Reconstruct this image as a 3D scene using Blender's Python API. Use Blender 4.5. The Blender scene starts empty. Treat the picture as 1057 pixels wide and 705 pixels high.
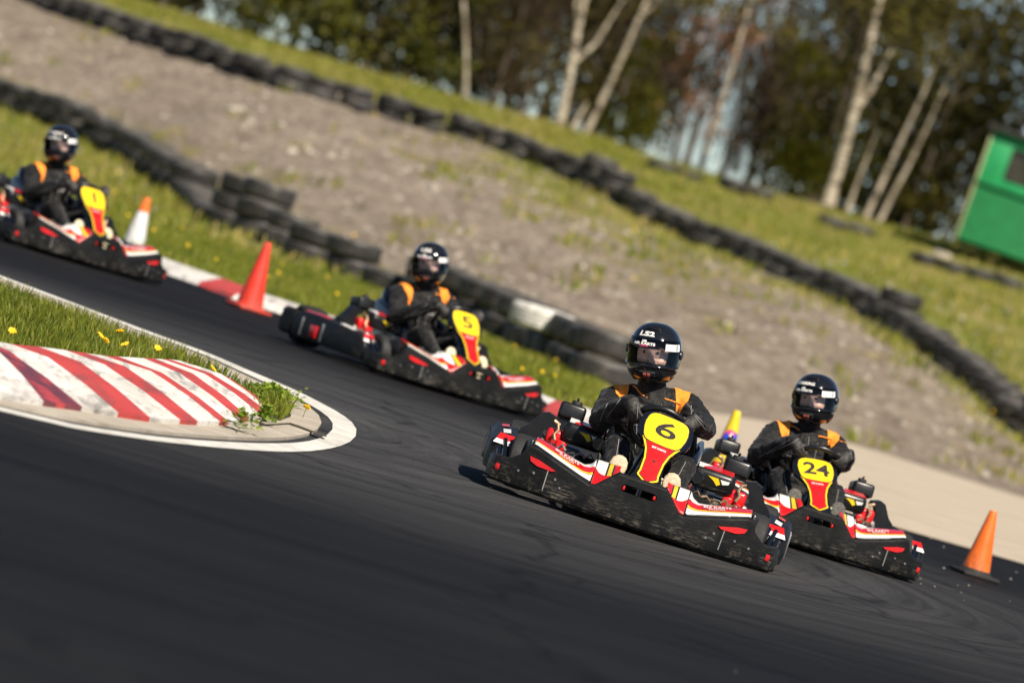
import bpy, bmesh, math, random
import numpy as np
from mathutils import Vector, Matrix, Euler
from mathutils.bvhtree import BVHTree
rnd = random.Random(7)
R = math.radians
scene = bpy.context.scene
col = scene.collection

# ------------------------------------------------------------------ camera
FPX, PHI, CAMH = 5872., R(17), 1.15          # 200 mm lens over a 1057 px wide frame, dutch tilt
TH = math.atan(116 / FPX)
cp, sp, ct, st = math.cos(PHI), math.sin(PHI), math.cos(TH), math.sin(TH)
def at(px, py, d):
    dx, dy = px - 528.5, py - 352.5
    u, v = dx * cp + dy * sp, dx * sp - dy * cp
    return Vector((u * d / FPX, d * ct + v * d / FPX * st, CAMH - d * st + v * d / FPX * ct))
def gnd(px, py, z=0.):
    dx, dy = px - 528.5, py - 352.5
    v = dx * sp - dy * cp
    return at(px, py, (CAMH - z) / (st - v / FPX * ct))
cd = bpy.data.cameras.new('camera'); cam = bpy.data.objects.new('camera', cd); col.objects.link(cam)
U = Vector((1, 0, 0)); V = Vector((0, st, ct)); Fv = Vector((0, ct, -st))
cr = U * cp + V * sp; cu = -U * sp + V * cp
M = Matrix((cr, cu, -Fv)).transposed().to_4x4(); M.translation = (0, 0, CAMH)
cam.matrix_world = M
cd.sensor_width = 36; cd.lens = 200; cd.clip_start = 1; cd.clip_end = 6000
cd.dof.use_dof = True; cd.dof.focus_distance = 25.6; cd.dof.aperture_fstop = 3.3
scene.camera = cam

# ------------------------------------------------------------------ light
SUN = Vector((.29, -.62, .70)).normalized()
elev = math.asin(SUN.z)
w = bpy.data.worlds.new('World'); scene.world = w; w.use_nodes = True
nt = w.node_tree; bg = nt.nodes['Background']
sky = nt.nodes.new('ShaderNodeTexSky'); sky.sky_type = 'NISHITA'; sky.sun_disc = False
sky.sun_elevation = elev; sky.sun_rotation = math.atan2(SUN.x, SUN.y)
sky.air_density = 1.0; sky.dust_density = .2; sky.ozone_density = 2.5; sky.altitude = 2500
nt.links.new(sky.outputs[0], bg.inputs[0]); bg.inputs[1].default_value = .05
ld = bpy.data.lights.new('sun', 'SUN'); ld.energy = 5.; ld.angle = R(.53); ld.color = (1, .90, .76)
lo = bpy.data.objects.new('sun', ld); col.objects.link(lo)
lo.rotation_euler = SUN.to_track_quat('Z', 'Y').to_euler(); lo.location = (20, -10, 40)
vs = scene.view_settings
vs.view_transform = 'Standard'; vs.look = 'None'; vs.gamma = 1; vs.use_curve_mapping = False; vs.exposure = 0.62
scene.cycles.max_bounces = 8; scene.cycles.transparent_max_bounces = 24
scene.cycles.use_denoising = True

# ------------------------------------------------------------------ materials
def newmat(name):
    m = bpy.data.materials.new(name); m.use_nodes = True
    t = m.node_tree; return m, t, t.nodes['Principled BSDF']
def node(t, typ, **kw):
    n = t.nodes.new(typ)
    for k, v in kw.items():
        if k.startswith('i_'):
            n.inputs[k[2:].replace('_', ' ')].default_value = v
        else: setattr(n, k, v)
    return n
def ramp(t, fac, stops, interp='LINEAR'):
    r = t.nodes.new('ShaderNodeValToRGB'); r.color_ramp.interpolation = interp
    e = r.color_ramp.elements
    while len(e) < len(stops): e.new(.5)
    for k, (p, c) in enumerate(stops):
        e[k].position = p; e[k].color = (*c, 1) if len(c) == 3 else c
    t.links.new(fac, r.inputs[0]); return r
def noise(t, vec=None, scale=5., detail=4., rough=.55, dist=0.):
    n = t.nodes.new('ShaderNodeTexNoise'); n.inputs['Scale'].default_value = scale
    n.inputs['Detail'].default_value = detail; n.inputs['Roughness'].default_value = rough
    n.inputs['Distortion'].default_value = dist
    if vec is not None: t.links.new(vec, n.inputs['Vector'])
    return n
def coords(t, kind='Object', scale=None):
    c = t.nodes.new('ShaderNodeTexCoord'); o = c.outputs[kind]
    if scale:
        mp = t.nodes.new('ShaderNodeMapping'); mp.inputs['Scale'].default_value = scale
        t.links.new(o, mp.inputs[0]); o = mp.outputs[0]
    return o
def mix(t, fac, a, b, typ='MIX'):
    m = t.nodes.new('ShaderNodeMix'); m.data_type = 'RGBA'; m.blend_type = typ
    for s, v in ((m.inputs[0], fac), (m.inputs[6], a), (m.inputs[7], b)):
        if hasattr(v, 'links'): t.links.new(v, s)
        elif isinstance(v, (int, float)): s.default_value = v
        else: s.default_value = (*v, 1)
    return m.outputs[2]
def mth(t, op, a, b=0., c=None):
    m = t.nodes.new('ShaderNodeMath'); m.operation = op
    for i, v in enumerate((a, b, c)):
        if v is None: continue
        if hasattr(v, 'links'): t.links.new(v, m.inputs[i])
        else: m.inputs[i].default_value = v
    return m.outputs[0]
def bump(t, p, h, strength=.3, dist=.01):
    b = t.nodes.new('ShaderNodeBump'); b.inputs['Strength'].default_value = strength
    b.inputs['Distance'].default_value = dist
    t.links.new(h, b.inputs['Height']); t.links.new(b.outputs[0], p.inputs['Normal'])
def simple(name, c, rough=.5, metal=0., var=.12, scale=18., bmp=0., coat=0., spec=.5):
    """a plain paint or plastic with slight mottling and uneven gloss"""
    m, t, p = newmat(name)
    n = noise(t, coords(t), scale, 4)
    lo_ = tuple(x * (1 - var) for x in c); hi = tuple(min(1, x * (1 + var)) for x in c)
    r = ramp(t, n.outputs[0], [(.3, lo_), (.7, hi)])
    t.links.new(r.outputs[0], p.inputs['Base Color'])
    rr = ramp(t, n.outputs[0], [(.3, (rough * .85,) * 3), (.7, (min(1, rough * 1.2),) * 3)])
    t.links.new(rr.outputs[0], p.inputs['Roughness'])
    p.inputs['Metallic'].default_value = metal; p.inputs['Coat Weight'].default_value = coat
    p.inputs['Coat Roughness'].default_value = .08
    p.inputs['Specular IOR Level'].default_value = spec
    if bmp: bump(t, p, n.outputs[0], bmp)
    return m

MT = {}
# scuffed black bumper plastic: pale scratches and tan dust low down
def bumper_mat():
    m, t, p = newmat('bumper_plastic')
    o = coords(t)
    a = noise(t, coords(t, 'Object', (5, 5, 40)), 4, 6, .7)           # horizontal scratches
    b = noise(t, o, 9, 6, .65)
    sx = t.nodes.new('ShaderNodeSeparateXYZ'); t.links.new(o, sx.inputs[0])
    low = mth(t, 'SUBTRACT', 1., mth(t, 'MULTIPLY', sx.outputs[2], 7.5))
    low = mth(t, 'MAXIMUM', low, 0.)
    k = mth(t, 'MULTIPLY', ramp(t, a.outputs[0], [(.5, (0, 0, 0)), (.72, (1, 1, 1))]).outputs[0],
            ramp(t, b.outputs[0], [(.42, (0, 0, 0)), (.62, (1, 1, 1))]).outputs[0])
    k = mth(t, 'MULTIPLY', k, mth(t, 'ADD', mth(t, 'MULTIPLY', low, 1.7), .16))
    c1 = mix(t, k, (.007, .0075, .008), (.20, .18, .15))
    dust = mth(t, 'MULTIPLY', ramp(t, noise(t, o, 26, 5, .7).outputs[0], [(.55, (0, 0, 0)), (.7, (1, 1, 1))]).outputs[0], mth(t, 'POWER', low, 3.))
    c2 = mix(t, dust, c1, (.33, .28, .2))
    t.links.new(c2, p.inputs['Base Color'])
    p.inputs['Specular IOR Level'].default_value = .3
    r = ramp(t, b.outputs[0], [(.3, (.36,) * 3), (.7, (.62,) * 3)]); t.links.new(r.outputs[0], p.inputs['Roughness'])
    bump(t, p, mth(t, 'ADD', a.outputs[0], b.outputs[0]), .25, .006)
    return m
def grimy(name, c):
    m, t, p = newmat(name); o = coords(t)
    n = noise(t, o, 7, 7, .7); n2 = noise(t, coords(t, 'Object', (30, 30, 6)), 2, 5, .7)
    cc = mix(t, 1., c, ramp(t, n.outputs[0], [(.3, (.78,) * 3), (.65, (1.08,) * 3)]).outputs[0], 'MULTIPLY')
    sx = t.nodes.new('ShaderNodeSeparateXYZ'); t.links.new(o, sx.inputs[0])
    low = mth(t, 'MAXIMUM', mth(t, 'SUBTRACT', 1., mth(t, 'MULTIPLY', sx.outputs[2], 6.)), 0.)
    k = ramp(t, mth(t, 'ADD', n2.outputs[0], mth(t, 'MULTIPLY', low, .16)), [(.56, (0,) * 3), (.72, (.75,) * 3)]).outputs[0]
    t.links.new(mix(t, k, cc, (.09, .07, .055)), p.inputs['Base Color'])
    t.links.new(ramp(t, n.outputs[0], [(.3, (.38,) * 3), (.7, (.65,) * 3)]).outputs[0], p.inputs['Roughness'])
    bump(t, p, n2.outputs[0], .25, .006); return m
MT['bumper'] = bumper_mat()
MT['black'] = simple('black_plastic', (.008, .008, .009), .32)
MT['gloss'] = simple('gloss_black', (.008, .009, .011), .12, coat=.6, var=.05)
MT['matte'] = simple('matte_black', (.014, .014, .014), .75, bmp=.1)
MT['red'] = simple('red_vinyl', (.62, .010, .012), .28, coat=.3, var=.08)
MT['yellow'] = simple('yellow_vinyl', (.82, .56, .015), .3, coat=.3, var=.06)
MT['white'] = simple('white_vinyl', (.78, .77, .74), .35, coat=.2, var=.06)
MT['steel'] = simple('worn_steel', (.42, .41, .40), .35, metal=1., var=.25)
MT['alloy'] = simple('cast_alloy', (.28, .27, .25), .5, metal=.7, var=.3, bmp=.2)
MT['bronze'] = simple('heat_tinted_steel', (.34, .24, .15), .45, metal=.7, var=.3)
MT['rubber'] = simple('wheel_rubber', (.014, .014, .014), .7, bmp=.2)
MT['bolt'] = simple('bolt_head', (.22, .22, .23), .4, metal=.6)
MT['cream'] = simple('cream_plate', (.62, .56, .38), .6, var=.2)
MT['sole'] = simple('tan_sole', (.52, .42, .29), .75, var=.25, scale=60, bmp=.4)
MT['greysole'] = simple('grey_tread', (.09, .085, .075), .8, var=.6, scale=90, bmp=.6)
MT['shoe'] = simple('shoe_fabric', (.03, .03, .032), .8, bmp=.3)
MT['orange'] = simple('orange_fabric', (.85, .26, .02), .75, var=.08, scale=60, bmp=.15)
MT['stitch'] = simple('grey_stitch', (.26, .26, .26), .8)
MT['skin'] = simple('skin', (.72, .45, .35), .5, var=.1, scale=30)
MT['eye'] = simple('eye_dark', (.03, .02, .015), .3)
MT['cone_orange'] = grimy('orange_cone_plastic', (.80, .15, .012))
MT['cone_red'] = grimy('red_cone_plastic', (.72, .04, .018))
MT['cone_white'] = grimy('white_sleeve', (.66, .66, .66))
MT['cone_yellow'] = grimy('yellow_cone_plastic', (.76, .55, .01))
MT['blue'] = simple('blue_print', (.02, .07, .55), .4)
MT['pink'] = simple('pink_print', (.75, .05, .20), .4)
MT['tintblue'] = simple('glossy_tab', (.006, .008, .012), .10, coat=.8, var=.05)

def suit_mat():
    m, t, p = newmat('suit_fabric'); o = coords(t)
    a = noise(t, o, 16, 5, .6, .6); b = noise(t, o, 260, 2)
    r = ramp(t, a.outputs[0], [(.3, (.003, .003, .0034)), (.7, (.0085, .008, .008))])
    t.links.new(r.outputs[0], p.inputs['Base Color']); p.inputs['Roughness'].default_value = .6
    p.inputs['Specular IOR Level'].default_value = .35; p.inputs['Sheen Weight'].default_value = .08; p.inputs['Sheen Roughness'].default_value = .4
    s = mth(t, 'ADD', a.outputs[0], mth(t, 'MULTIPLY', b.outputs[0], .12))
    bump(t, p, s, .9, .02); return m
MT['suit'] = suit_mat()
def glove_mat():
    m, t, p = newmat('glove_fabric'); o = coords(t)
    a = noise(t, o, 60, 4)
    r = ramp(t, a.outputs[0], [(.35, (.012, .012, .012)), (.65, (.06, .055, .05))])
    t.links.new(r.outputs[0], p.inputs['Base Color']); p.inputs['Roughness'].default_value = .7
    bump(t, p, a.outputs[0], .4, .004); return m
MT['glove'] = glove_mat()
def visor_mat(nm, tint, ro):
    m, t, p = newmat(nm)
    t.nodes.remove(p)
    tr = node(t, 'ShaderNodeBsdfTransparent'); tr.inputs[0].default_value = (tint, tint, tint * 1.02, 1)
    gl = node(t, 'ShaderNodeBsdfGlossy'); gl.inputs['Roughness'].default_value = ro
    lw = node(t, 'ShaderNodeFresnel'); lw.inputs[0].default_value = 1.5
    ms = node(t, 'ShaderNodeMixShader')
    t.links.new(lw.outputs[0], ms.inputs[0]); t.links.new(tr.outputs[0], ms.inputs[1]); t.links.new(gl.outputs[0], ms.inputs[2])
    t.links.new(ms.outputs[0], t.nodes['Material Output'].inputs[0]); return m
MT['visor'] = visor_mat('clear_visor', .95, .04)
MT['strip'] = visor_mat('smoked_strip', .30, .06)

# livery of the side panels: stripes run along u, stacked in v
def livery_mat():
    m, t, p = newmat('panel_livery')
    uv = node(t, 'ShaderNodeUVMap'); sx = node(t, 'ShaderNodeSeparateXYZ'); t.links.new(uv.outputs[0], sx.inputs[0])
    u, v = sx.outputs[0], sx.outputs[1]
    W, K, Y, Rd = (.78, .77, .74), (.012, .012, .013), (.80, .50, .03), (.62, .01, .012)
    r = ramp(t, v, [(0, K), (.04, W), (.22, K), (.245, Y), (.33, K), (.35, Rd)], 'CONSTANT')
    top = mth(t, 'GREATER_THAN', mth(t, 'SUBTRACT', v, mth(t, 'MULTIPLY', mth(t, 'POWER', u, .8), .62)), .60)
    c = mix(t, top, r.outputs[0], W)
    g = noise(t, coords(t), 40, 5, .7)
    d = ramp(t, g.outputs[0], [(.62, (0, 0, 0)), (.75, (.6,) * 3)])
    c = mix(t, d.outputs[0], c, (.16, .13, .1))
    t.links.new(c, p.inputs['Base Color']); p.inputs['Roughness'].default_value = .3; p.inputs['Coat Weight'].default_value = .3
    return m
MT['livery'] = livery_mat()
def flap_mat():
    m, t, p = newmat('flap_livery')
    uv = node(t, 'ShaderNodeUVMap'); sx = node(t, 'ShaderNodeSeparateXYZ'); t.links.new(uv.outputs[0], sx.inputs[0])
    u, v = sx.outputs[0], sx.outputs[1]
    W, K, Y, Rd = (.78, .77, .74), (.012, .012, .013), (.80, .56, .02), (.62, .01, .012)
    r = ramp(t, u, [(0, Rd), (.22, K), (.28, Y), (.44, K), (.51, W), (.94, K)], 'CONSTANT')
    low = mth(t, 'MULTIPLY', mth(t, 'GREATER_THAN', mth(t, 'SUBTRACT', u, v), .30), mth(t, 'LESS_THAN', u, .94))
    c = mix(t, low, r.outputs[0], Rd)
    t.links.new(c, p.inputs['Base Color']); p.inputs['Roughness'].default_value = .3; p.inputs['Coat Weight'].default_value = .3
    return m
MT['flap'] = flap_mat()

# ------------------------------------------------------------------ mesh helpers
class MB:
    def __init__(s): s.v = []; s.f = []; s.m = []; s.uv = {}
    def add(s, vs_, fs, mi=0, uv=None):
        b = len(s.v); s.v += [tuple(x) for x in vs_]
        for k, f in enumerate(fs):
            if uv is not None: s.uv[len(s.f)] = uv[k]
            s.f.append([b + i for i in f]); s.m.append(mi)
        return s
    def loft(s, secs, mi=0, closed=True, caps=True, ring=False):
        n = len(secs[0]); vs_ = [p for q in secs for p in q]; fs = []
        ns = len(secs)
        for i in range(ns if ring else ns - 1):
            j2 = (i + 1) % ns
            for j in range(n if closed else n - 1):
                k = (j + 1) % n
                fs.append((i * n + j, i * n + k, j2 * n + k, j2 * n + j))
        if caps and closed and not ring:
            fs.append(tuple(range(n))[::-1]); fs.append(tuple((ns - 1) * n + i for i in range(n)))
        return s.add(vs_, fs, mi)
    def tube(s, pts, r, n=10, mi=0, ring=False):
        pts = [Vector(p) for p in pts]; N = len(pts)
        rr = r if isinstance(r, (list, tuple)) else [r] * N
        secs = []; up = None
        for i, p in enumerate(pts):
            if ring: d = pts[(i + 1) % N] - pts[i - 1]
            else: d = pts[min(i + 1, N - 1)] - pts[max(i - 1, 0)]
            d = d.normalized() if d.length > 1e-9 else Vector((0, 0, 1))
            if up is None: up = d.orthogonal()
            up = (up - d * up.dot(d))
            up = up.normalized() if up.length > 1e-6 else d.orthogonal().normalized()
            b = d.cross(up)
            secs.append([p + (up * math.cos(a) + b * math.sin(a)) * rr[i] for a in [2 * math.pi * k / n for k in range(n)]])
        return s.loft(secs, mi, True, True, ring)
    def lathe(s, prof, n=24, mi=0, M_=None, closed=False, mis=None):
        """prof: (radius, z) pairs round local Z"""
        M_ = M_ or Matrix()
        vs_ = []; P = len(prof)
        for i in range(n):
            a = 2 * math.pi * i / n
            for (r, z) in prof: vs_.append(M_ @ Vector((r * math.cos(a), r * math.sin(a), z)))
        for j in range(P if closed else P - 1):
            fs = []
            for i in range(n):
                k = (i + 1) % n; j2 = (j + 1) % P
                fs.append((i * P + j, k * P + j, k * P + j2, i * P + j2))
            if j == 0: b0 = len(s.v); s.add(vs_, fs, mis[j] if mis else mi)
            else:
                for f in fs: s.f.append([b0 + x for x in f]); s.m.append(mis[j] if mis else mi)
        return s
    def rbox(s, c, size, r=.01, rot=(0, 0, 0), mi=0, seg=2):
        bm = bmesh.new(); bmesh.ops.create_cube(bm, size=1)
        bmesh.ops.scale(bm, vec=size, verts=bm.verts)
        if r: bmesh.ops.bevel(bm, geom=bm.edges[:], offset=min(r, min(size) * .45), segments=seg, affect='EDGES', profile=.5)
        M_ = Matrix.Translation(c) @ Euler(rot).to_matrix().to_4x4()
        bm.verts.ensure_lookup_table()
        for i, v in enumerate(bm.verts): v.index = i
        s.add([M_ @ v.co for v in bm.verts], [[v.index for v in f.verts] for f in bm.faces], mi)
        bm.free(); return s
    def prism(s, poly, fn, t0, t1, mi=0):
        """poly of (a,b); fn(a,b,t) -> point; front at t0, back at t1"""
        n = len(poly)
        vs_ = [fn(a, b, t0) for a, b in poly] + [fn(a, b, t1) for a, b in poly]
        fs = [tuple(range(n)), tuple(range(2 * n - 1, n - 1, -1))] + [(i, i + n, (i + 1) % n + n, (i + 1) % n) for i in range(n)]
        return s.add(vs_, fs, mi)
    def mesh(s, name, mats, smooth=40):
        me = bpy.data.meshes.new(name); me.from_pydata(s.v, [], s.f)
        for m in (mats if isinstance(mats, (list, tuple)) else [mats]): me.materials.append(m)
        me.polygons.foreach_set('material_index', s.m)
        if s.uv:
            ul = me.uv_layers.new(name='UVMap')
            for fi, uvs in s.uv.items():
                for li, q in zip(me.polygons[fi].loop_indices, uvs): ul.data[li].uv = q
        me.validate()
        bm = bmesh.new(); bm.from_mesh(me); bmesh.ops.recalc_face_normals(bm, faces=bm.faces); bm.to_mesh(me); bm.free()
        if smooth:
            me.polygons.foreach_set('use_smooth', [True] * len(me.polygons))
            me.set_sharp_from_angle(angle=R(smooth))
        return me
    def build(s, name, mats, parent=None, smooth=40):
        o = bpy.data.objects.new(name, s.mesh(name, mats, smooth)); col.objects.link(o)
        if parent: o.parent = parent
        return o
def tag(o, label=None, cat=None, group=None, kind=None):
    if label: o['label'] = label
    if cat: o['category'] = cat
    if group: o['group'] = group
    if kind: o['kind'] = kind
    return o
def empty(name, loc=(0, 0, 0), rot=(0, 0, 0)):
    o = bpy.data.objects.new(name, None); col.objects.link(o); o.location = loc; o.rotation_euler = rot
    o.empty_display_size = .2; return o
def copy_tree(o, parent=None):
    c = o.copy(); col.objects.link(c); c.parent = parent
    for ch in list(o.children): copy_tree(ch, c)
    return c
def baked(o):
    """replace an object's mesh by its modified one"""
    dg = bpy.context.evaluated_depsgraph_get(); dg.update()
    me = bpy.data.meshes.new_from_object(o.evaluated_get(dg)); o.modifiers.clear(); o.data = me
def text_geo(body, size, off=0., res=3):
    cu_ = bpy.data.curves.new('t', 'FONT'); cu_.body = body; cu_.size = size; cu_.offset = off
    cu_.align_x = 'CENTER'; cu_.align_y = 'CENTER'; cu_.resolution_u = res
    o = bpy.data.objects.new('t', cu_); col.objects.link(o)
    dg = bpy.context.evaluated_depsgraph_get(); dg.update()
    me = bpy.data.meshes.new_from_object(o.evaluated_get(dg))
    vs_ = [v.co.copy() for v in me.vertices]; fs = [list(p.vertices) for p in me.polygons]
    bpy.data.objects.remove(o); bpy.data.meshes.remove(me); bpy.data.curves.remove(cu_)
    return vs_, fs
def text_obj(name, body, size, fn, mat, parent, off=0., sx=1., depth=.0):
    vs_, fs = text_geo(body, size, off)
    mb = MB(); mb.add([fn(v.x * sx, v.y) for v in vs_], fs)
    return mb.build(name, mat, parent, 0)
def interp(x, xs, ys): return float(np.interp(x, xs, ys))

# ================================================================== KART
KS = .96
FX = [0, .20, .42, .56, .62, .668, .69]
FY = [-.905, -.902, -.865, -.80, -.765, -.725, -.56]
def surf(x): return interp(abs(x), FX, FY)
TX = [0, .115, .20, .222, .50, .535, .555, .60, .66, .69]
TZ = [.238, .238, .150, .146, .226, .226, .175, .140, .132, .132]
def topz(x): return interp(abs(x), TX, TZ)

def make_kart():
    root = empty('go_kart')
    tag(root, 'red and black go kart', 'go kart', 'go karts racing round the hairpin')
    # --- front bumper: a swept wall with a carrying slot
    xs = sorted(set([round(x, 4) for x in np.linspace(-.69, .69, 93)] + [s_ * q for q in TX for s_ in (-1, 1)]))
    secs = []
    for x in xs:
        y = surf(x); e = .004; d = Vector((2 * e, surf(x + e) - surf(x - e), 0)) if abs(x) < .685 else Vector((.02, .06 * (1 if x > 0 else -1), 0))
        nn = Vector((-d.y, d.x, 0)).normalized()            # inward
        if nn.y < 0 and abs(x) < .6: nn = -nn
        if abs(x) >= .6: nn = Vector((-math.copysign(1, x) * .8, .6, 0)).normalized()
        p = Vector((x, y, 0)); z1 = topz(x)
        prof = [(.022, .016), (.004, .030), (-.003, .062), (-.003, z1 - .012), (.004, z1 - .003), (.012, z1), (.050, z1), (.056, z1 - .02), (.056, .035), (.045, .016)]
        secs.append([p + nn * a + Vector((0, 0, z)) for a, z in prof])
    mb = MB(); mb.loft(secs)
    fb = mb.build('front_bumper', [MT['bumper']], root, 35)
    cut = MB(); cut.rbox((0, -.88, .178), (.165, .2, .036), .016, seg=3)
    co = cut.build('cutter', [MT['bumper']], None)
    bo = fb.modifiers.new('b', 'BOOLEAN'); bo.object = co; bo.solver = 'EXACT'
    baked(fb); bpy.data.objects.remove(co)
    fb.data.polygons.foreach_set('use_smooth', [True] * len(fb.data.polygons)); fb.data.set_sharp_from_angle(angle=R(35))
    for s_ in (-1, 1):
        m = MB()                                             # red lens under the panel
        poly = [(s_ * .515, .176), (s_ * .47, .172), (s_ * .385, .150), (s_ * .40, .142), (s_ * .47, .143), (s_ * .505, .155)]
        fn = lambda a, b, t: Vector((a, surf(a) + t, b))
        m.prism(poly, fn, -.010, .01); m.build('reflector', MT['red'], fb, 30)
        m = MB(); m.rbox((s_ * .637, surf(.637) + .006, .082), (.026, .020, .030), .005, rot=(0, 0, s_ * R(38))); m.build('side_marker', MT['red'], fb)
        m = MB(); m.rbox((s_ * .072, -.892, .178), (.012, .02, .020), .004); m.build('slot_marker', MT['red'], fb)
        m = MB(); m.add([Vector((s_ * (.415 + dx), surf(.415) - .0065, z)) for dx, z in ((-.002, .05), (.002, .05), (.004, .14), (0, .14))], [(0, 1, 2, 3)])
        m.build('panel_seam', MT['stitch'], fb, 0)
        for (bx, bz) in ((.475, .108), (.375, .112), (.345, .082), (.545, .095)):
            m = MB(); m.lathe([(0, .004), (.005, .0035), (.007, 0), (.007, -.006)], 10, M_=Matrix.Translation((s_ * bx, surf(bx) - .004, bz)) @ Matrix.Rotation(R(90), 4, 'X'))
            m.build('bolt', MT['bolt'], fb)
        # --- striped panel over the front wheel
        NU, NV = 40, 10; vs_ = []; uvs = []
        for i in range(NU + 1):
            u = i / NU; x = .226 + u * (.512 - .226)
            zl = topz(x) + .004; yl = surf(x) + .022
            zu = interp(u, [0, .06, .16, .35, .6, 1], [.252, .226, .213, .222, .240, .262])
            yu = yl + interp(u, [0, .3, 1], [.20, .20, .15])
            for j in range(NV + 1):
                v = j / NV
                vs_.append(Vector((s_ * x, yl + (yu - yl) * v, zl + (zu - zl) * (v ** .8) + .004 * math.sin(math.pi * v))))
        fs = []; 
        for i in range(NU):
            for j in range(NV):
                fs.append((i * (NV + 1) + j, (i + 1) * (NV + 1) + j, (i + 1) * (NV + 1) + j + 1, i * (NV + 1) + j + 1))
                uvs.append([(i / NU, j / NV), ((i + 1) / NU, j / NV), ((i + 1) / NU, (j + 1) / NV), (i / NU, (j + 1) / NV)])
        m = MB(); m.add(vs_, fs, 0, uvs)
        sp_ = m.build('side_panel', [MT['livery']], root, 60)
        so = sp_.modifiers.new('s', 'SOLIDIFY'); so.thickness = .008; so.offset = -1 ; baked(sp_)
        def panelpt(tx, ty, s_=s_):
            u = .56 + tx / .286 * s_; x = .226 + u * .286; v = .62 + (ty / .085)
            zl = topz(x) + .004; yl = surf(x) + .022
            zu = interp(u, [0, .06, .16, .35, .6, 1], [.252, .226, .213, .222, .240, .262]); yu = yl + .18
            q = Vector((s_ * x, yl + (yu - yl) * v, zl + (zu - zl) * (max(v, 0) ** .8) + .004 * math.sin(math.pi * v)))
            return q + Vector((0, -.010, .006))
        text_obj('lettering', 'BIZ KARTS', .026, lambda a, b: panelpt(a - s_ * .03, b - .006), MT['white'], sp_, .0006, 1.0)
        text_obj('lettering', 'EVOLUTION', .013, lambda a, b: panelpt(a - s_ * .03, b - .022), MT['white'], sp_, .0002, 1.0)
        # --- nose flap beside the fairing
        m = MB(); NU = 14; NV = 6; vs_ = []; fs = []; uvs = []
        for i in range(NU + 1):
            u = i / NU; x = .112 + u * (.224 - .112)
            zl = topz(x) + .004 if u > .05 else .235; yl = surf(x) + .024
            zu = interp(u, [0, .3, 1], [.262, .258, .254]); yu = yl + interp(u, [0, 1], [.10, .19])
            for j in range(NV + 1):
                v = j / NV; vs_.append(Vector((s_ * x, yl + (yu - yl) * v, zl + (zu - zl) * v)))
        for i in range(NU):
            for j in range(NV):
                fs.append((i * (NV + 1) + j, (i + 1) * (NV + 1) + j, (i + 1) * (NV + 1) + j + 1, i * (NV + 1) + j + 1))
                uvs.append([(i / NU, j / NV), ((i + 1) / NU, j / NV), ((i + 1) / NU, (j + 1) / NV), (i / NU, (j + 1) / NV)])
        m.add(vs_, fs, 0, uvs); fl = m.build('nose_flap', [MT['flap']], root, 60)
        so = fl.modifiers.new('s', 'SOLIDIFY'); so.thickness = .006; so.offset = -1; baked(fl)
        # --- side bumper: long wall beside engine and seat with a sloping top shelf
        secs = []
        for y, xo, zt in ((-.53, .690, .150), (-.49, .712, .198), (-.40, .722, .205), (-.1, .732, .222), (.15, .738, .232), (.34, .742, .226), (.40, .742, .21)):
            secs.append([Vector((s_ * a, y, z)) for a, z in ((xo - .03, .048), (xo - .008, .055), (xo, .10), (xo - .004, zt - .02), (xo - .02, zt), (xo - .12, zt + .012), (xo - .13, zt), (xo - .05, zt - .03), (xo - .055, .06))])
        m = MB(); m.loft(secs); sb = m.build('side_bumper', [MT['bumper']], root, 40)
        for (y0, y1, z0, z1_, mm, nm) in ((.05, .15, .08, .16, 'red', 'reflector'), (-.02, .0, .07, .19, 'bolt', 'vent_slot'), (.26, .275, .07, .19, 'bolt', 'vent_slot')):
            m = MB(); m.rbox((s_ * interp((y0 + y1) / 2, [-.4, .4], [.724, .744]), (y0 + y1) / 2, (z0 + z1_) / 2), (.012, y1 - y0, z1_ - z0), .004); m.build(nm, MT[mm], sb)
        for (y0, y1, mm, off) in ((-.30, -.12, 'white', .03), (.02, .36, 'red', .02)):
            m = MB(); pts = []
            for y in np.linspace(y0, y1, 5):
                zt = interp(y, [-.49, -.40, -.1, .15, .34], [.198, .205, .222, .232, .226]); xo = interp(y, [-.49, -.1, .34], [.712, .732, .742])
                wd = .034
                pts.append((Vector((s_ * (xo - .022 - off), y, zt + .004 + off * .12)), Vector((s_ * (xo - .022 - off - wd), y, zt + .0075 + (off + wd) * .12))))
            for (a, b), (c, d) in zip(pts[:-1], pts[1:]): m.add([a, b, d, c], [(0, 1, 2, 3)])
            m.build('trim_sticker', MT[mm], sb, 0)
        for (x0, x1, f0, f1, mm) in ((.575, .690, .55, 1.0, 'red'), (.600, .700, .25, .55, 'white'), (.555, .600, .30, .55, 'red')):
            m = MB(); fq = lambda x, f: Vector((s_ * x, -.545 + .075 * f, .160 + .062 * f - .02 * abs(x - .64)))
            m.add([fq(x0, f0), fq(x1, f0), fq(x1 - .01, f1), fq(x0 + .01, f1)], [(0, 1, 2, 3)]); m.build('trim_sticker', MT[mm], sb, 0)
        # ribs and post at the open corner between the front and side bumpers
        for k, (x, y) in enumerate(((.585, -.66), (.618, -.64), (.645, -.61))):
            m = MB(); m.tube([(s_ * x, y, .05), (s_ * (x + .012), y + .06, .13), (s_ * (x + .03), y + .14, .20)], [.013, .013, .011], 8); m.build('corner_rib', MT['tintblue'], root)
        m = MB(); m.rbox((s_ * .60, -.47, .14), (.16, .02, .15), .008, rot=(0, 0, s_ * R(20))); m.build('inner_guard', MT['black'], root)
        m = MB(); m.rbox((s_ * .545, -.60, .19), (.022, .20, .085), .01, rot=(R(-8), 0, s_ * R(-12))); m.build('panel_end', MT['black'], root)
    # --- rear bumper with flared wings
    plan = [(-.735, .42), (-.752, .50), (-.742, .57), (-.66, .64), (-.3, .67), (.3, .67), (.66, .64), (.742, .57), (.752, .50), (.735, .42)]
    secs = []
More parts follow.
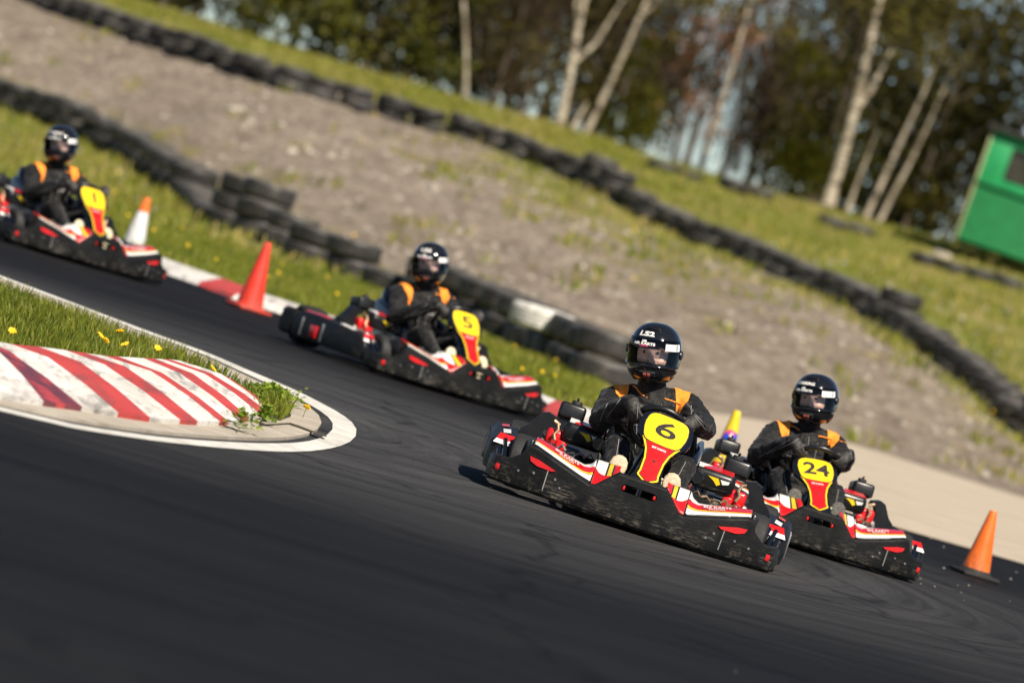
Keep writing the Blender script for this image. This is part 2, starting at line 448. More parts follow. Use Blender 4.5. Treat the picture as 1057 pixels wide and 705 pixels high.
    for x, y in plan:
        ins = Vector((-x * .07, -.05 if y > .6 else .0, 0))
        p = Vector((x, y, 0)); zt = .225 if abs(x) > .6 else .20
        secs.append([p + ins * k + Vector((0, 0, z)) for k, z in ((.5, .05), (0, .07), (-.1, .14), (0, zt - .02), (.4, zt), (1, zt), (1.1, .14), (1, .05))])
    m = MB(); m.loft(secs); m.build('rear_bumper', [MT['bumper']], root, 40)
    # --- chassis
    m = MB(); m.rbox((0, -.36, .055), (.56, .88, .012), .004); m.build('floor_tray', MT['alloy'], root)
    m = MB()
    for s_ in (-1, 1):
        m.tube([(s_ * .12, -.84, .075), (s_ * .26, -.78, .08), (s_ * .31, -.5, .085), (s_ * .33, .1, .085), (s_ * .34, .72, .10)], .017, 10)
        m.tube([(s_ * .33, -.35, .085), (s_ * .62, -.33, .10), (s_ * .66, .2, .10), (s_ * .34, .3, .09)], .013, 8)
    for y in (-.74, -.42, .12, .5): m.tube([(-.33, y, .083), (.33, y, .083)], .015, 8)
    m.build('chassis_frame', MT['matte'], root)
    m = MB(); m.tube([(-.55, .47, .135), (.55, .47, .135)], .02, 12); m.build('rear_axle', MT['steel'], root)
    for (x, y, r, wd) in ((-.55, -.52, .125, .12), (.55, -.52, .125, .12), (-.575, .47, .135, .19), (.575, .47, .135, .19)):
        T = Matrix.Translation((x, y, r)) @ Matrix.Rotation(R(90), 4, 'Y')
        h = wd / 2
        m = MB(); m.lathe([(.07, -h * .8), (r * .8, -h), (r * .95, -h * .86), (r, -h * .5), (r, h * .5), (r * .95, h * .86), (r * .8, h), (.07, h * .8)], 28, M_=T, closed=True)
        wh = m.build('wheel', MT['rubber'], root)
        m = MB(); m.lathe([(0, -h * .2), (.03, -h * .25), (.035, -h * .6), (.06, -h * .5), (.068, -h * .85), (.072, -h * .85), (.072, h * .85), (.068, h * .85), (.06, h * .5), (.035, h * .6), (.03, h * .25), (0, h * .2)], 20, M_=T)
        m.build('rim', MT['steel'], wh)
    # --- pedals
    for s_ in (-1, 1):
        m = MB(); m.tube([(s_ * .19, -.66, .08), (s_ * .17, -.70, .16), (s_ * .165, -.735, .21), (s_ * .09, -.735, .21)], .008, 8)
        m.tube([(s_ * .12, -.76, .24), (s_ * .09, -.735, .21)], .007, 8); m.build('pedal', MT['steel'], root)
    m = MB(); m.rbox((.055, -.70, .225), (.06, .02, .06), .006, rot=(R(-20), 0, 0)); m.rbox((.055, -.69, .262), (.062, .03, .010), .003); m.build('pedal_cover', MT['cream'], root)
    # --- seat shell
    prof = [(-.12, .16), (-.02, .125), (.12, .105), (.24, .12), (.31, .18), (.36, .30), (.40, .44), (.42, .52), (.425, .54)]
    side = [.02, .10, .20, .27, .30, .26, .15, .04, .0]
    half = [.13, .17, .195, .205, .215, .21, .195, .15, .11]
    vs_ = []; NS = 12
    for (y, z), sd, hw in zip(prof, side, half):
        for k in range(NS + 1):
            q = -1 + 2 * k / NS; lift = max(0, (abs(q) - .55) / .45) ** 1.3
            fwd = 1 if z > .2 else .3
            vs_.append(Vector((hw * math.copysign(min(1, abs(q) * 1.35 if abs(q) < .7 else .945 + (abs(q) - .7) * .18), q), y - lift * sd * (.75 if z > .2 else .1), z + lift * sd * (.25 if z > .2 else .9))))
    fs = [(i * (NS + 1) + k, i * (NS + 1) + k + 1, (i + 1) * (NS + 1) + k + 1, (i + 1) * (NS + 1) + k) for i in range(len(prof) - 1) for k in range(NS)]
    m = MB(); m.add(vs_, fs); se = m.build('seat', MT['gloss'], root, 60)
    so = se.modifiers.new('s', 'SOLIDIFY'); so.thickness = .012; sd_ = se.modifiers.new('u', 'SUBSURF'); sd_.levels = 1; sd_.render_levels = 1; baked(se)
    for s_ in (-1, 1):                                                   # tall side wings of the seat
        secs = []
        for y, zt, x in ((-.20, .24, .185), (-.15, .35, .19), (-.06, .40, .20), (.10, .42, .21), (.28, .46, .21), (.34, .44, .20)):
            secs.append([Vector((s_ * a, y, z)) for a, z in ((x - .008, .13), (x + .018, .13), (x + .022, zt - .03), (x + .014, zt - .005), (x + .002, zt), (x - .010, zt - .012))])
        m = MB(); m.loft(secs); m.build('seat_wing', MT['gloss'], root, 50)
    # --- engines, one each side
    for s_ in (-1, 1):
        e = MB(); e.rbox((s_ * .40, .16, .17), (.19, .24, .14), .02)
        for k in range(7): e.rbox((s_ * .40, .02 - .0 * k, .12 + k * .018), (.12, .07, .006), .002)
        e.rbox((s_ * .48, .05, .20), (.06, .10, .09), .02)
        eng = e.build('engine', MT['alloy'], root)
        m = MB(); m.rbox((s_ * .315, .02, .312), (.205, .15, .105), .034, rot=(R(6), 0, 0), seg=4); cv = m.build('airbox', MT['black'], eng)
        def cvpt(a, b, t=.0, s_=s_): 
            q = Euler((R(6), 0, 0)).to_matrix() @ Vector((a, -.054 + .0 , .0535 + t)); return Vector((s_ * .315, .02, .312)) + q
        M3 = Matrix.Translation((s_ * .315, .02, .312)) @ Euler((R(6), 0, 0)).to_matrix().to_4x4()
        def lid(pts, mm, h):
            m = MB(); m.prism(pts, lambda a, b, t: M3 @ Vector((a, b, .0525 + t)), h, -.004); m.build('sticker', MT[mm], cv, 0)
        lid([(-.06, -.055), (.085, -.055), (.085, .05), (-.02, .05)], 'red', .0020)
        lid([(-.085, -.055), (-.062, -.055), (-.022, .05), (-.085, .05)], 'white', .0024)
        def front(pts, mm, h):
            m = MB(); m.prism(pts, lambda a, b, t: M3 @ Vector((a, -.0745 - t, b)), h, -.01); m.build('sticker', MT[mm], cv, 0)
        front([(-.03, .022), (.02, .022), (.035, -.002), (.02, -.012), (.0, .006)], 'yellow', .003)
        front([(.03, .020), (.075, .022), (.072, .008), (.045, .0)], 'white', .003)
        m = MB(); m.lathe([(0, .05), (.028, .05), (.032, .045), (.032, .01), (.036, 0)], 14, M_=Matrix.Translation((s_ * .405, -.065, .32)) @ Matrix.Rotation(R(90), 4, 'Y') if False else Matrix.Translation((s_ * .24, -.05, .30)) @ Matrix.Rotation(R(90), 4, 'X')); m.build('intake', MT['gloss'], eng)
        m = MB(); m.rbox((s_ * .405, .16, .388), (.125, .14, .078), .016, rot=(R(-8), 0, 0), seg=3); tk = m.build('fuel_tank', MT['black'], eng)
        m = MB(); m.lathe([(0, .022), (.022, .022), (.026, .014), (.026, 0), (.01, -.01)], 14, M_=Matrix.Translation((s_ * .395, .16, .428))); m.tube([(s_ * .395, .16, .45), (s_ * .398, .15, .462)], .006, 6); m.build('filler_cap', MT['matte'], tk)
        m = MB(); m.rbox((s_ * .445, .03, .262), (.085, .09, .075), .018, seg=3); m.rbox((s_ * .405, -.01, .235), (.05, .05, .05), .012); m.build('fan_cowl', MT['red'], eng)
        m = MB()
        m.tube([(s_ * .45, -.02, .33), (s_ * .44, -.03, .30), (s_ * .452, -.04, .275), (s_ * .44, -.05, .25)], .008, 8)
        m.tube([(s_ * .47, .0, .335), (s_ * .44, .0, .322)], .010, 8)
        m.build('carburettor', MT['bronze'], eng)
        m = MB()
        for k in range(5):
            x0 = .24 + .045 * k
            m.tube([(s_ * x0, -.10 - .02 * (k % 2), .225), (s_ * (x0 + .02), -.12, .245 - .012 * (k % 3)), (s_ * (x0 + .045), -.10, .215)], .005 + .0015 * (k % 2), 7)
        m.build('linkage', MT['bronze'] if s_ > 0 else MT['steel'], eng)
        m = MB(); m.tube([(s_ * .31, -.06, .20), (s_ * .36, -.12, .19), (s_ * .45, -.10, .20), (s_ * .5, .1, .22), (s_ * .5, .45, .22)], .02, 10); m.build('exhaust', MT['steel'], eng)
        # sloped guard beside the engine
        secs = []
        for y, h in ((.02, 0), (.10, 0)):
            secs.append([Vector((s_ * a, y, z)) for a, z in ((.455, .20), (.60, .20), (.61, .252), (.575, .285), (.535, .352), (.505, .364), (.462, .35), (.452, .33), (.485, .318), (.505, .265), (.475, .24), (.455, .235))])
        m = MB(); m.loft(secs); m.build('engine_guard', MT['black'], root, 30)
    # --- steering
    C = Vector((0, -.355, .458)); tilt = R(42)
    e1 = Vector((1, 0, 0)); e2 = Vector((0, -math.sin(tilt), math.cos(tilt)))
    m = MB(); m.tube([C + e1 * .134 * math.cos(a) + e2 * .134 * math.sin(a) for a in np.linspace(0, 2 * math.pi, 40, endpoint=False)], .0155, 12, ring=True)
    sw = m.build('steering_wheel', MT['black'], root)
    nn = e1.cross(e2)  # roughly towards front
    m = MB()
    for a in (R(10), R(170), R(270)):
        m.tube([C, C + (e1 * math.cos(a) + e2 * math.sin(a)) * .145], [.014, .010], 8)
    m.lathe([(0, .012), (.035, .010), (.038, 0), (.03, -.02), (0, -.02)], 18, M_=Matrix.Translation(C) @ Vector((0, 0, 1)).rotation_difference(Vector((0, math.cos(tilt), math.sin(tilt)))).to_matrix().to_4x4())
    m.build('wheel_spoke', MT['alloy'], sw)
    m = MB(); m.tube([C, (0, -.55, .30), (0, -.74, .12)], .012, 10)
    m.build('steering_column', MT['steel'], root)
    m = MB()
    for s_ in (-1, 1): m.tube([(s_ * .12, -.62, .09), (s_ * .06, -.60, .25), (s_ * .035, -.57, .36)], .009, 8)
    m.build('column_bracket', MT['tintblue'], root)
    # --- front fairing with number board
    fa = MB()
    NH = 26; secs = []
    for i in range(NH + 1):
        h = -.02 + (.405) * i / NH
        wd = interp(h, [-.02, 0, .03, .07, .13, .20, .235, .265, .31, .35, .372, .385], [.045, .066, .070, .058, .052, .070, .100, .124, .130, .124, .112, .088])
        row = [fpt(q * wd, h, 0) for q in np.linspace(-1, 1, 11)] + [fpt(q * wd, h, .016) for q in np.linspace(1, -1, 11)]
        secs.append(row)
    fa.loft(secs); fair = fa.build('fairing', [MT['tintblue']], root, 40)
    def deco(poly, mm, t):
        m = MB()
        # strips so the sheet follows the fairing's curve
        hs = [p[0] for p in poly]; n = 40
        vs_ = []; fs = []
        for i in range(n + 1):
            h = hs[0] + (hs[-1] - hs[0]) * i / n
            lo_ = interp(h, hs, [p[1] for p in poly]); hi = interp(h, hs, [p[2] for p in poly])
            for k in range(9): vs_.append(fpt(lo_ + (hi - lo_) * k / 8, h, t))
        fs = [(i * 9 + k, i * 9 + k + 1, (i + 1) * 9 + k + 1, (i + 1) * 9 + k) for i in range(n) for k in range(8)]
        m.add(vs_, fs); return m.build('decal', MT[mm], fair, 60)
    sym = lambda L: [(h, -w_, w_) for h, w_ in L]
    deco(sym([(.0, .001), (.028, .044), (.034, .052), (.06, .047), (.13, .049), (.18, .060), (.215, .078), (.240, .092)]), 'yellow', -.003)
    deco(sym([(.008, .001), (.033, .039), (.040, .044), (.06, .039), (.13, .041), (.18, .052), (.215, .068), (.2405, .080)]), 'matte', -.0040)
    deco(sym([(.012, .001), (.036, .036), (.042, .0405), (.06, .0355), (.13, .0375), (.18, .0485), (.215, .064), (.2408, .074)]), 'red', -.0050)
    deco(sym([(.2155, .02), (.221, .07), (.232, .084), (.25, .094), (.29, .104), (.32, .106), (.35, .101), (.365, .095), (.376, .082), (.381, .06)]), 'matte', -.0058)
    deco(sym([(.219, .02), (.224, .066), (.234, .080), (.25, .090), (.29, .100), (.32, .102), (.35, .097), (.362, .091), (.372, .079), (.377, .058)]), 'yellow', -.0068)
    text_obj('lettering', 'BIZ KARTS', .013, lambda a, b: fpt(a, .196 + b, -.006), MT['white'], fair, .0004, 1.1)
    m = MB(); m.lathe([(0, .004), (.006, .004), (.008, 0)], 10, M_=Matrix.Translation(fpt(0, .125, -.005)) @ Matrix.Rotation(R(60), 4, 'X')); m.build('bolt', MT['matte'], fair)
    m = MB(); m.tube([fpt(x, .388, .01) + Vector((0, 0, .0)) for x in np.linspace(-.085, .085, 9)], .007, 8); m.build('top_edge', MT['gloss'], fair)
    return root
BETA = R(46)
def fpt(w_, h, t):
    h = h * 1.165; y = -.795 + h * math.sin(BETA) + 1.1 * w_ * w_; z = .232 + h * math.cos(BETA) - .5 * w_ * w_
    return Vector((w_, y, z)) + Vector((0, math.cos(BETA), -math.sin(BETA))) * t
def number(kart, txt):
    fair = [c for c in kart.children if c.name.startswith('fairing')][0]
    k = 1.0 if len(txt) > 1 else 1.5 if txt == '6' else 1.3
    off = .0028 if len(txt) > 1 else .0012
    text_obj('number', txt, .118, lambda a, b: fpt(a * 1.0, .300 + b * 1.0, -.0085), MT['matte'], fair, off, 1.28 * k)

# ================================================================== DRIVER
def capsule(mb, pts, rad, n=12):
    """tapered limb with round ends"""
    pts = [Vector(p) for p in pts]
    P = []; Rr = []
    d0 = (pts[0] - pts[1]).normalized(); d1 = (pts[-1] - pts[-2]).normalized()
    for a in (80, 55, 28): P.append(pts[0] + d0 * rad[0] * math.sin(R(a))); Rr.append(rad[0] * math.cos(R(a)))
    for p, q in zip(pts, rad): P.append(p); Rr.append(q)
    for a in (28, 55, 80): P.append(pts[-1] + d1 * rad[-1] * math.sin(R(a))); Rr.append(rad[-1] * math.cos(R(a)))
    mb.tube(P, Rr, n)
def ellipsoid(mb, c, r, M_=None, n=20):
    M_ = M_ or Matrix()
    prof = [(math.cos(R(a)), math.sin(R(a))) for a in (-88, -75, -60, -45, -30, -15, 0, 15, 30, 45, 60, 75, 88)]
    mb.lathe(prof, n, M_=Matrix.Translation(c) @ M_ @ Matrix.Diagonal((*r, 1)))
    b = len(mb.v) - n * len(prof)
    mb.f.append([b + i * len(prof) for i in range(n)]); mb.m.append(0)
    mb.f.append([b + i * len(prof) + len(prof) - 1 for i in range(n)]); mb.m.append(0)

def helmet_r(d):
    a, b, c = .126, .152, .150
    p = 2.35
    q = (abs(d.x / a) ** p + abs(d.y / b) ** p + abs(d.z / c) ** p) ** (-1 / p)
    f = max(0, -d.y)
    if d.z < -.15: q *= 1 + .10 * f * min(1, (-d.z - .15) * 2.2)          # chin bar
    if abs(d.x) < .8 and d.z > .3: q *= 1 + .012 * (d.z - .3)
    return q
def hsurf(az, z, k=1.):
    """point on the shell: azimuth from straight ahead, height"""
    lo_, hi = -1.4, 1.4
    for _ in range(26):
        e = (lo_ + hi) / 2; d = Vector((math.sin(az) * math.cos(e), -math.cos(az) * math.cos(e), math.sin(e)))
        if helmet_r(d) * d.z < z: lo_ = e
        else: hi = e
    return d * helmet_r(d) * k

def make_driver(lean, px_, elbows, head_yaw, head_roll, sole, marks, wheel_turn=0.):
    lam = R(lean); base = Vector((px_, .12, .2))
    def L(p, k=1.):
        p = Vector(p) - Vector((0, .12, .2))
        c_, s_ = math.cos(lam * k), math.sin(lam * k)
        return base + Vector((p.x * c_ - p.z * s_, p.y, p.x * s_ + p.z * c_))
    head = L((0, .085, .812))
    HM = Matrix.Translation(head) @ Matrix.Rotation(R(head_yaw), 4, 'Z') @ Matrix.Rotation(R(-head_roll), 4, 'Y')
    mb = MB()
    ellipsoid(mb, (px_, .10, .20), (.165, .14, .10))
    capsule(mb, [L((0, .11, .24), .3), L((0, .14, .36), .7), L((0, .14, .47)), L((0, .13, .54))], [.135, .135, .142, .125], 20)
    for s_ in (-1, 1):
        capsule(mb, [L((s_ * .06, .13, .49)), L((s_ * .10, .13, .55))], [.105, .095], 16)
        capsule(mb, [L((0, .125, .60)), L((s_ * .09, .13, .595)), L((s_ * .17, .13, .575))], [.065, .066, .070], 16)
    capsule(mb, [L((0, .12, .58)), L((0, .10, .68))], [.075, .066], 16)          # neck and collar
    capsule(mb, [L((0, .105, .66)), head + Vector((0, .02, -.02))], [.058, .055], 14)
    ellipsoid(mb, head + HM.to_3x3() @ Vector((0, -.02, .0)), (.078, .098, .115), HM.to_3x3().to_4x4())
    # face: brow, nose, lips, cheeks, chin
    H3 = lambda x, y, z: HM @ Vector((x, y - .012, z))
    capsule(mb, [H3(0, -.094, .012), H3(0, -.104, -.012), H3(0, -.112, -.034)], [.010, .011, .015], 10)
    for s_ in (-1, 1):
        capsule(mb, [H3(s_ * .008, -.105, -.036), H3(s_ * .014, -.098, -.036)], [.009, .008], 8)
        capsule(mb, [H3(s_ * .014, -.090, .020), H3(s_ * .05, -.080, .018)], [.012, .011], 8)
        ellipsoid(mb, H3(s_ * .040, -.068, -.03), (.026, .022, .022))
    capsule(mb, [H3(-.02, -.090, -.062), H3(0, -.096, -.060), H3(.02, -.090, -.062)], [.007, .009, .007], 8)
    ellipsoid(mb, H3(0, -.078, -.09), (.026, .02, .02))
    # legs
    for s_ in (-1, 1):
        hip = Vector((s_ * .10, .06, .195)); kn = Vector((s_ * .165, -.30, .345)); an = Vector((s_ * .138, -.60, .175))
        capsule(mb, [hip, hip.lerp(kn, .5) + Vector((0, 0, .012)), kn], [.090, .076, .058], 16)
        capsule(mb, [kn, kn.lerp(an, .35) + Vector((0, .015, 0)), an], [.058, .053, .040], 14)
        capsule(mb, [an, an + Vector((0, -.05, .02))], [.044, .036], 12)
    # arms and hands on the wheel
    C = Vector((0, -.355, .458)); tilt = R(42); e1 = Vector((1, 0, 0)); e2 = Vector((0, -math.sin(tilt), math.cos(tilt))); nd = Vector((0, math.cos(tilt), math.sin(tilt)))
    handc = []
    for s_ in (-1, 1):
        sh = L((s_ * .175, .13, .575)); el = Vector(elbows[0] if s_ < 0 else elbows[1])
        ang = R(90 - s_ * (90 - 36)) + R(wheel_turn)
        rd = e1 * math.cos(ang) + e2 * math.sin(ang); tg = -e1 * math.sin(ang) + e2 * math.cos(ang)
        if s_ < 0: tg = -tg                                                # tangent pointing up the rim
        g = C + rd * .134
        wr = g + rd * .055 + nd * .060 - tg * .02
        capsule(mb, [sh, sh.lerp(el, .5), el], [.072, .066, .056], 14)
        capsule(mb, [el, el.lerp(wr, .5), wr], [.057, .050, .036], 14)
        capsule(mb, [wr, g + rd * .040 + nd * .022, g + rd * .034 + nd * .004], [.034, .034, .028], 12)
        for i in range(4):
            q = tg * ((i - 1.5) * .0205)
            rr_ = (.0088, .0095, .0094, .0084)[3 - i]; k = (.92, 1.0, 1.04, .96)[i]
            ch = [g + q + rd * .036 + nd * .006, g + q + rd * .026 - nd * .020 * k, g + q - rd * .002 - nd * .029 * k, g + q - rd * .025 - nd * .012]
            capsule(mb, ch, [rr_ * 1.15, rr_ * 1.08, rr_, rr_ * .9], 8)
        capsule(mb, [g + rd * .032 + nd * .026 - tg * .012, g + rd * .012 + nd * .030 + tg * .026, g - rd * .008 + nd * .022 + tg * .05], [.014, .0115, .0095], 8)
        handc.append(g)
    o = mb.build('person', [MT['suit'], MT['orange'], MT['glove'], MT['skin'], MT['eye']], None, 0)
    rm = o.modifiers.new('r', 'REMESH'); rm.mode = 'VOXEL'; rm.voxel_size = .0058
    sm = o.modifiers.new('s', 'SMOOTH'); sm.factor = .5; sm.iterations = 3
    baked(o)
    me = o.data
    for m_ in (MT['suit'], MT['orange'], MT['glove'], MT['skin'], MT['eye']):
        if m_.name not in [x.name for x in me.materials if x]: me.materials.append(m_)
    idx = {m_.name: i for i, m_ in enumerate(me.materials)}
    # folds of cloth: push vertices of the suit along their normals
    from mathutils import noise as mn
    Hi = HM.inverted()
    n = len(me.vertices); newco = np.empty(n * 3)
    for i, v in enumerate(me.vertices):
        c_ = v.co
        hl = Hi @ c_
        near_hand = min((c_ - h).length for h in handc) < .075
        amp = 0 if (near_hand or hl.length < .15) else .0075
        if amp:
            q = mn.noise(Vector((c_.x * 17 + 4, c_.y * 24, c_.z * 30))) + .6 * mn.noise(Vector((c_.x * 46, c_.y * 40, c_.z * 52)))
            c_ = c_ + v.normal * amp * q
        newco[i * 3:i * 3 + 3] = c_
    me.vertices.foreach_set('co', newco)
    mi = []
    for p in me.polygons:
        c_ = p.center; hl = Hi @ c_; m_ = 'suit_fabric'
        dh = min((c_ - h).length for h in handc)
        if dh < .085: m_ = 'glove_fabric'
        elif hl.z > -.11 and hl.length < .14:
            if hl.y < -.05 and abs(hl.x) < .078:
                m_ = 'skin'
                if (Vector((abs(hl.x), hl.z)) - Vector((.032, .004))).length < .0085 and hl.y < -.07: m_ = 'eye_dark'
        mi.append(idx[m_])
    me.polygons.foreach_set('material_index', mi)
    me.polygons.foreach_set('use_smooth', [True] * len(me.polygons)); me.update()
    # clothing details laid on the body
    dg = bpy.context.evaluated_depsgraph_get(); dg.update()
    bvh = BVHTree.FromObject(o, dg)
    def project(p, d, off, back=.6):
        h = bvh.ray_cast(Vector(p) - Vector(d) * back, Vector(d))
        if h[0] is None: return None
        return h[0] + h[1] * off
    def patch(name, outline, d, mm, off=.004, k=9):
        """quad strip given by two polylines, dropped on the body"""
        A, B = outline; m = MB(); rows = []
        for t in np.linspace(0, 1, k * 2):
            a = Vector([np.interp(t, np.linspace(0, 1, len(A)), [q[j] for q in A]) for j in range(3)])
            b = Vector([np.interp(t, np.linspace(0, 1, len(B)), [q[j] for q in B]) for j in range(3)])
            row = [project(a.lerp(b, q), d, off, .13) for q in np.linspace(0, 1, k)]
            rows.append(row)
        for i in range(len(rows) - 1):
            for j in range(k - 1):
                q = [rows[i][j], rows[i][j + 1], rows[i + 1][j + 1], rows[i + 1][j]]
                if all(x is not None for x in q) and max((q[a] - q[(a + 1) % 4]).length for a in range(4)) < .11: m.add(q, [(0, 1, 2, 3)])
        bm_o = m.build(name, mm, o, 60)
        return bm_o
    dn = Vector((0, .62, -.78)).normalized()
    for s_ in (-1, 1):
        A = [L((s_ * .128, .03, .515)), L((s_ * .116, .07, .575)), L((s_ * .108, .13, .66))]
        B = [L((s_ * .140, .03, .530)), L((s_ * .172, .07, .570)), L((s_ * .188, .13, .64))]
        patch('shoulder_pad', (A, B), dn, MT['orange'])
    def seam(pts, d, r=.0016):
        q = [project(p, d, .0015) for p in pts]
        run = []
        for a in q + [None]:
            if a is None or (run and (a - run[-1]).length > .05):
                if len(run) > 2: q_ = MB(); q_.tube(run, r, 5); q_.build('seam', MT['stitch'], o, 60)
                run = []
                if a is None: continue
            run.append(a)
    def line(a, b, n=14): return [Vector(a).lerp(Vector(b), t) for t in np.linspace(0, 1, n)]
    fwd = Vector((0, 1, 0))
    seam(line(L((0, 0, .60)), L((0, 0, .36))), fwd); seam(line(L((.055, 0, .58)), L((.05, 0, .36))), fwd); seam(line(L((-.055, 0, .58)), L((-.05, 0, .36))), fwd)
    seam(line(L((-.10, 0, .47)), L((.10, 0, .47))), fwd)
    for s_ in (-1, 1):
        sh = L((s_ * .175, .13, .575)); el = Vector(elbows[0] if s_ < 0 else elbows[1])
        seam(line(sh + Vector((s_ * .02, 0, -.0)), el), fwd); seam(line(sh + Vector((-s_ * .03, 0, .03)), el + Vector((-s_ * .025, 0, .03))), fwd)
        seam(line((s_ * .11, .0, .3), (s_ * .165, -.29, .40), 18), Vector((0, 0, -1))); seam(line((s_ * .165, -.32, .34), (s_ * .14, -.56, .24), 14), Vector((0, .8, -.6)).normalized())
    m = MB()                                                               # collar trim
    ringp = []
    for a in np.linspace(R(-75), R(75), 16):
        q = bvh.ray_cast(L((0, .12, .632)) + Vector((math.sin(a), -math.cos(a), 0)) * .5, -Vector((math.sin(a), -math.cos(a), 0)))
        if q[0] is not None: ringp.append(q[0] + q[1] * .003 + Vector((0, 0, -.03 * math.cos(a) ** 2)))
    if len(ringp) > 3: m.tube(ringp, .0045, 6); m.build('collar_trim', MT['orange'], o)
    if marks.get('patch'):
        pv = L((-.06, 0, .50))
        text_obj('chest_badge', marks['patch'], .035, lambda a, b: (project(pv + Vector((a, 0, b)), fwd, .004) or pv), MT['white'], o, .001)
    # shoes with soles turned to the camera
    for s_ in (-1, 1):
        T = Matrix.Translation((s_ * .138, -.665, .195)) @ Matrix.Rotation(R(-s_ * 6), 4, 'Y') @ Matrix.Rotation(R(-12), 4, 'X')
        outl = [(.028, -.075), (.034, -.05), (.030, -.01), (.036, .035), (.040, .065), (.034, .092), (.018, .108), (0, .112)]
        outl = outl + [(-a, b) for a, b in outl[::-1][1:]]
        secs = []
        for k, (y, sc) in enumerate(((-.020, 1.0), (-.008, 1.06), (0, 1.0), (.03, .97), (.055, .78), (.068, .5))):
            secs.append([T @ Vector((a * sc, y, b * (sc if b > 0 else 1) - .0)) for a, b in outl])
        m = MB(); m.loft(secs[1:]); sh_ = m.build('shoe', MT['shoe'], o, 50)
        m = MB(); m.loft([[T @ Vector((a * q, y, b * q)) for a, b in outl] for y, q in ((-.024, .86), (-.022, .98), (-.012, 1.08), (-.006, 1.07))])
        m.build('sole', MT[sole], sh_, 50)
    # ---------------- helmet
    m = MB(); NA, NE = 72, 52; grid = {}
    ap = lambda az, z: abs(az) < R(74) and -.052 < z - .012 * (az / R(74)) ** 2 < .058
    for i in range(NA):
        az = -math.pi + 2 * math.pi * i / NA
        for j in range(NE + 1):
            e = -math.pi / 2 + math.pi * j / NE
            d = Vector((math.sin(az) * math.cos(e), -math.cos(az) * math.cos(e), math.sin(e))); grid[i, j] = d * helmet_r(d)
    vs_ = []; ids = {}
    def vid(i, j):
        i %= NA
        if (i, j) not in ids: ids[i, j] = len(vs_); vs_.append(grid[i, j])
        return ids[i, j]
    fs = []
    for i in range(NA):
        for j in range(NE):
            c_ = (grid[i, j] + grid[(i + 1) % NA, j] + grid[(i + 1) % NA, j + 1] + grid[i, j + 1]) / 4
            azc = math.atan2(c_.x, -c_.y)
            if c_.z < -.122 + .02 * max(0, c_.y / .15) - .018 * max(0, -c_.y / .15): continue
            if ap(azc, c_.z): continue
            fs.append((vid(i, j), vid(i + 1, j), vid(i + 1, j + 1), vid(i, j + 1)))
    m.add(vs_, fs); he = m.build('helmet', MT['gloss'], o, 50); he.matrix_local = HM
    so = he.modifiers.new('s', 'SOLIDIFY'); so.thickness = .014; so.offset = -1; baked(he)
    he.data.polygons.foreach_set('use_smooth', [True] * len(he.data.polygons))
    def band(name, z0, z1, a0, a1, k, mm, par, thick=.003, nz=8, na=40, curve=0.):
        m = MB(); vs_ = [hsurf(a0 + (a1 - a0) * i / na, (z0 + (z1 - z0) * j / nz) + curve * ((a0 + (a1 - a0) * i / na) / R(74)) ** 2, k) for i in range(na + 1) for j in range(nz + 1)]
        fs = [(i * (nz + 1) + j, (i + 1) * (nz + 1) + j, (i + 1) * (nz + 1) + j + 1, i * (nz + 1) + j + 1) for i in range(na) for j in range(nz)]
        m.add(vs_, fs); b = m.build(name, mm, par, 60)
        if thick:
            so = b.modifiers.new('s', 'SOLIDIFY'); so.thickness = thick; so.offset = 1; baked(b)
        return b
    vi = band('visor', -.058, .066, R(-80), R(80), 1.022, MT['visor'], he, 0, curve=.012)
    band('visor_strip', .018, .066, R(-80), R(80), 1.026, MT['strip'], vi, 0, curve=.012)
    band('visor_rim', -.064, -.056, R(-80), R(80), 1.03, MT['gloss'], vi, .003, nz=2, curve=.012)
    for s_ in (-1, 1):
        m = MB(); q = hsurf(s_ * R(84), .012, 1.03)
        m.lathe([(0, .008), (.018, .007), (.023, 0), (.023, -.012)], 18, M_=Matrix.Translation(q) @ Vector((0, 0, 1)).rotation_difference(Vector((s_, -.1, 0)).normalized()).to_matrix().to_4x4()); m.build('visor_pivot', MT['black'], he)
    def hp(az0, z0, k): return lambda a, b: hsurf(az0 + a / .145, z0 + b, k)
    for (txt, az, z, sz, k, mm, off, sx) in marks['text']:
        text_obj('lettering', txt, sz, hp(R(az), z, k), MT[mm], vi if k > 1.02 else he, off, sx)
    band('visor_sticker', .018, .050, R(28), R(70), 1.030, MT['white'], vi, 0, nz=3, na=12, curve=.012)
    for k in range(4):
        band('chequer', .022 + .0065 * k, .0285 + .0065 * k, R(54 + 4 * (k % 2)), R(58 + 4 * (k % 2)), 1.033, MT['matte'], vi, 0, nz=1, na=3, curve=.012)
    band('chin_vent', -.100, -.085, R(-16), R(16), 1.006, MT['matte'], he, .002, nz=2, na=10)
    for q in (-4, 4): band('chin_badge', -.116, -.094, R(q - 3.2), R(q + 3.2), 1.014, MT['cone_red'], he, .002, nz=2, na=4)
    band('crown_vent', .112, .118, R(-18), R(18), 1.012, MT['black'], he, .004, nz=2, na=8)
    return o

def place(o, p, yaw, ry=0., dz=0., k_=KS):
    """root at p (point under the nose on the ground), nose turned by yaw"""
    o.rotation_euler = Euler((0, R(ry), R(yaw)), 'XYZ'); o.scale = (k_,) * 3
    off = Matrix.Rotation(R(yaw), 3, 'Z') @ Vector((0, -.905 * k_, 0))
    o.location = Vector((p.x, p.y, dz)) - off

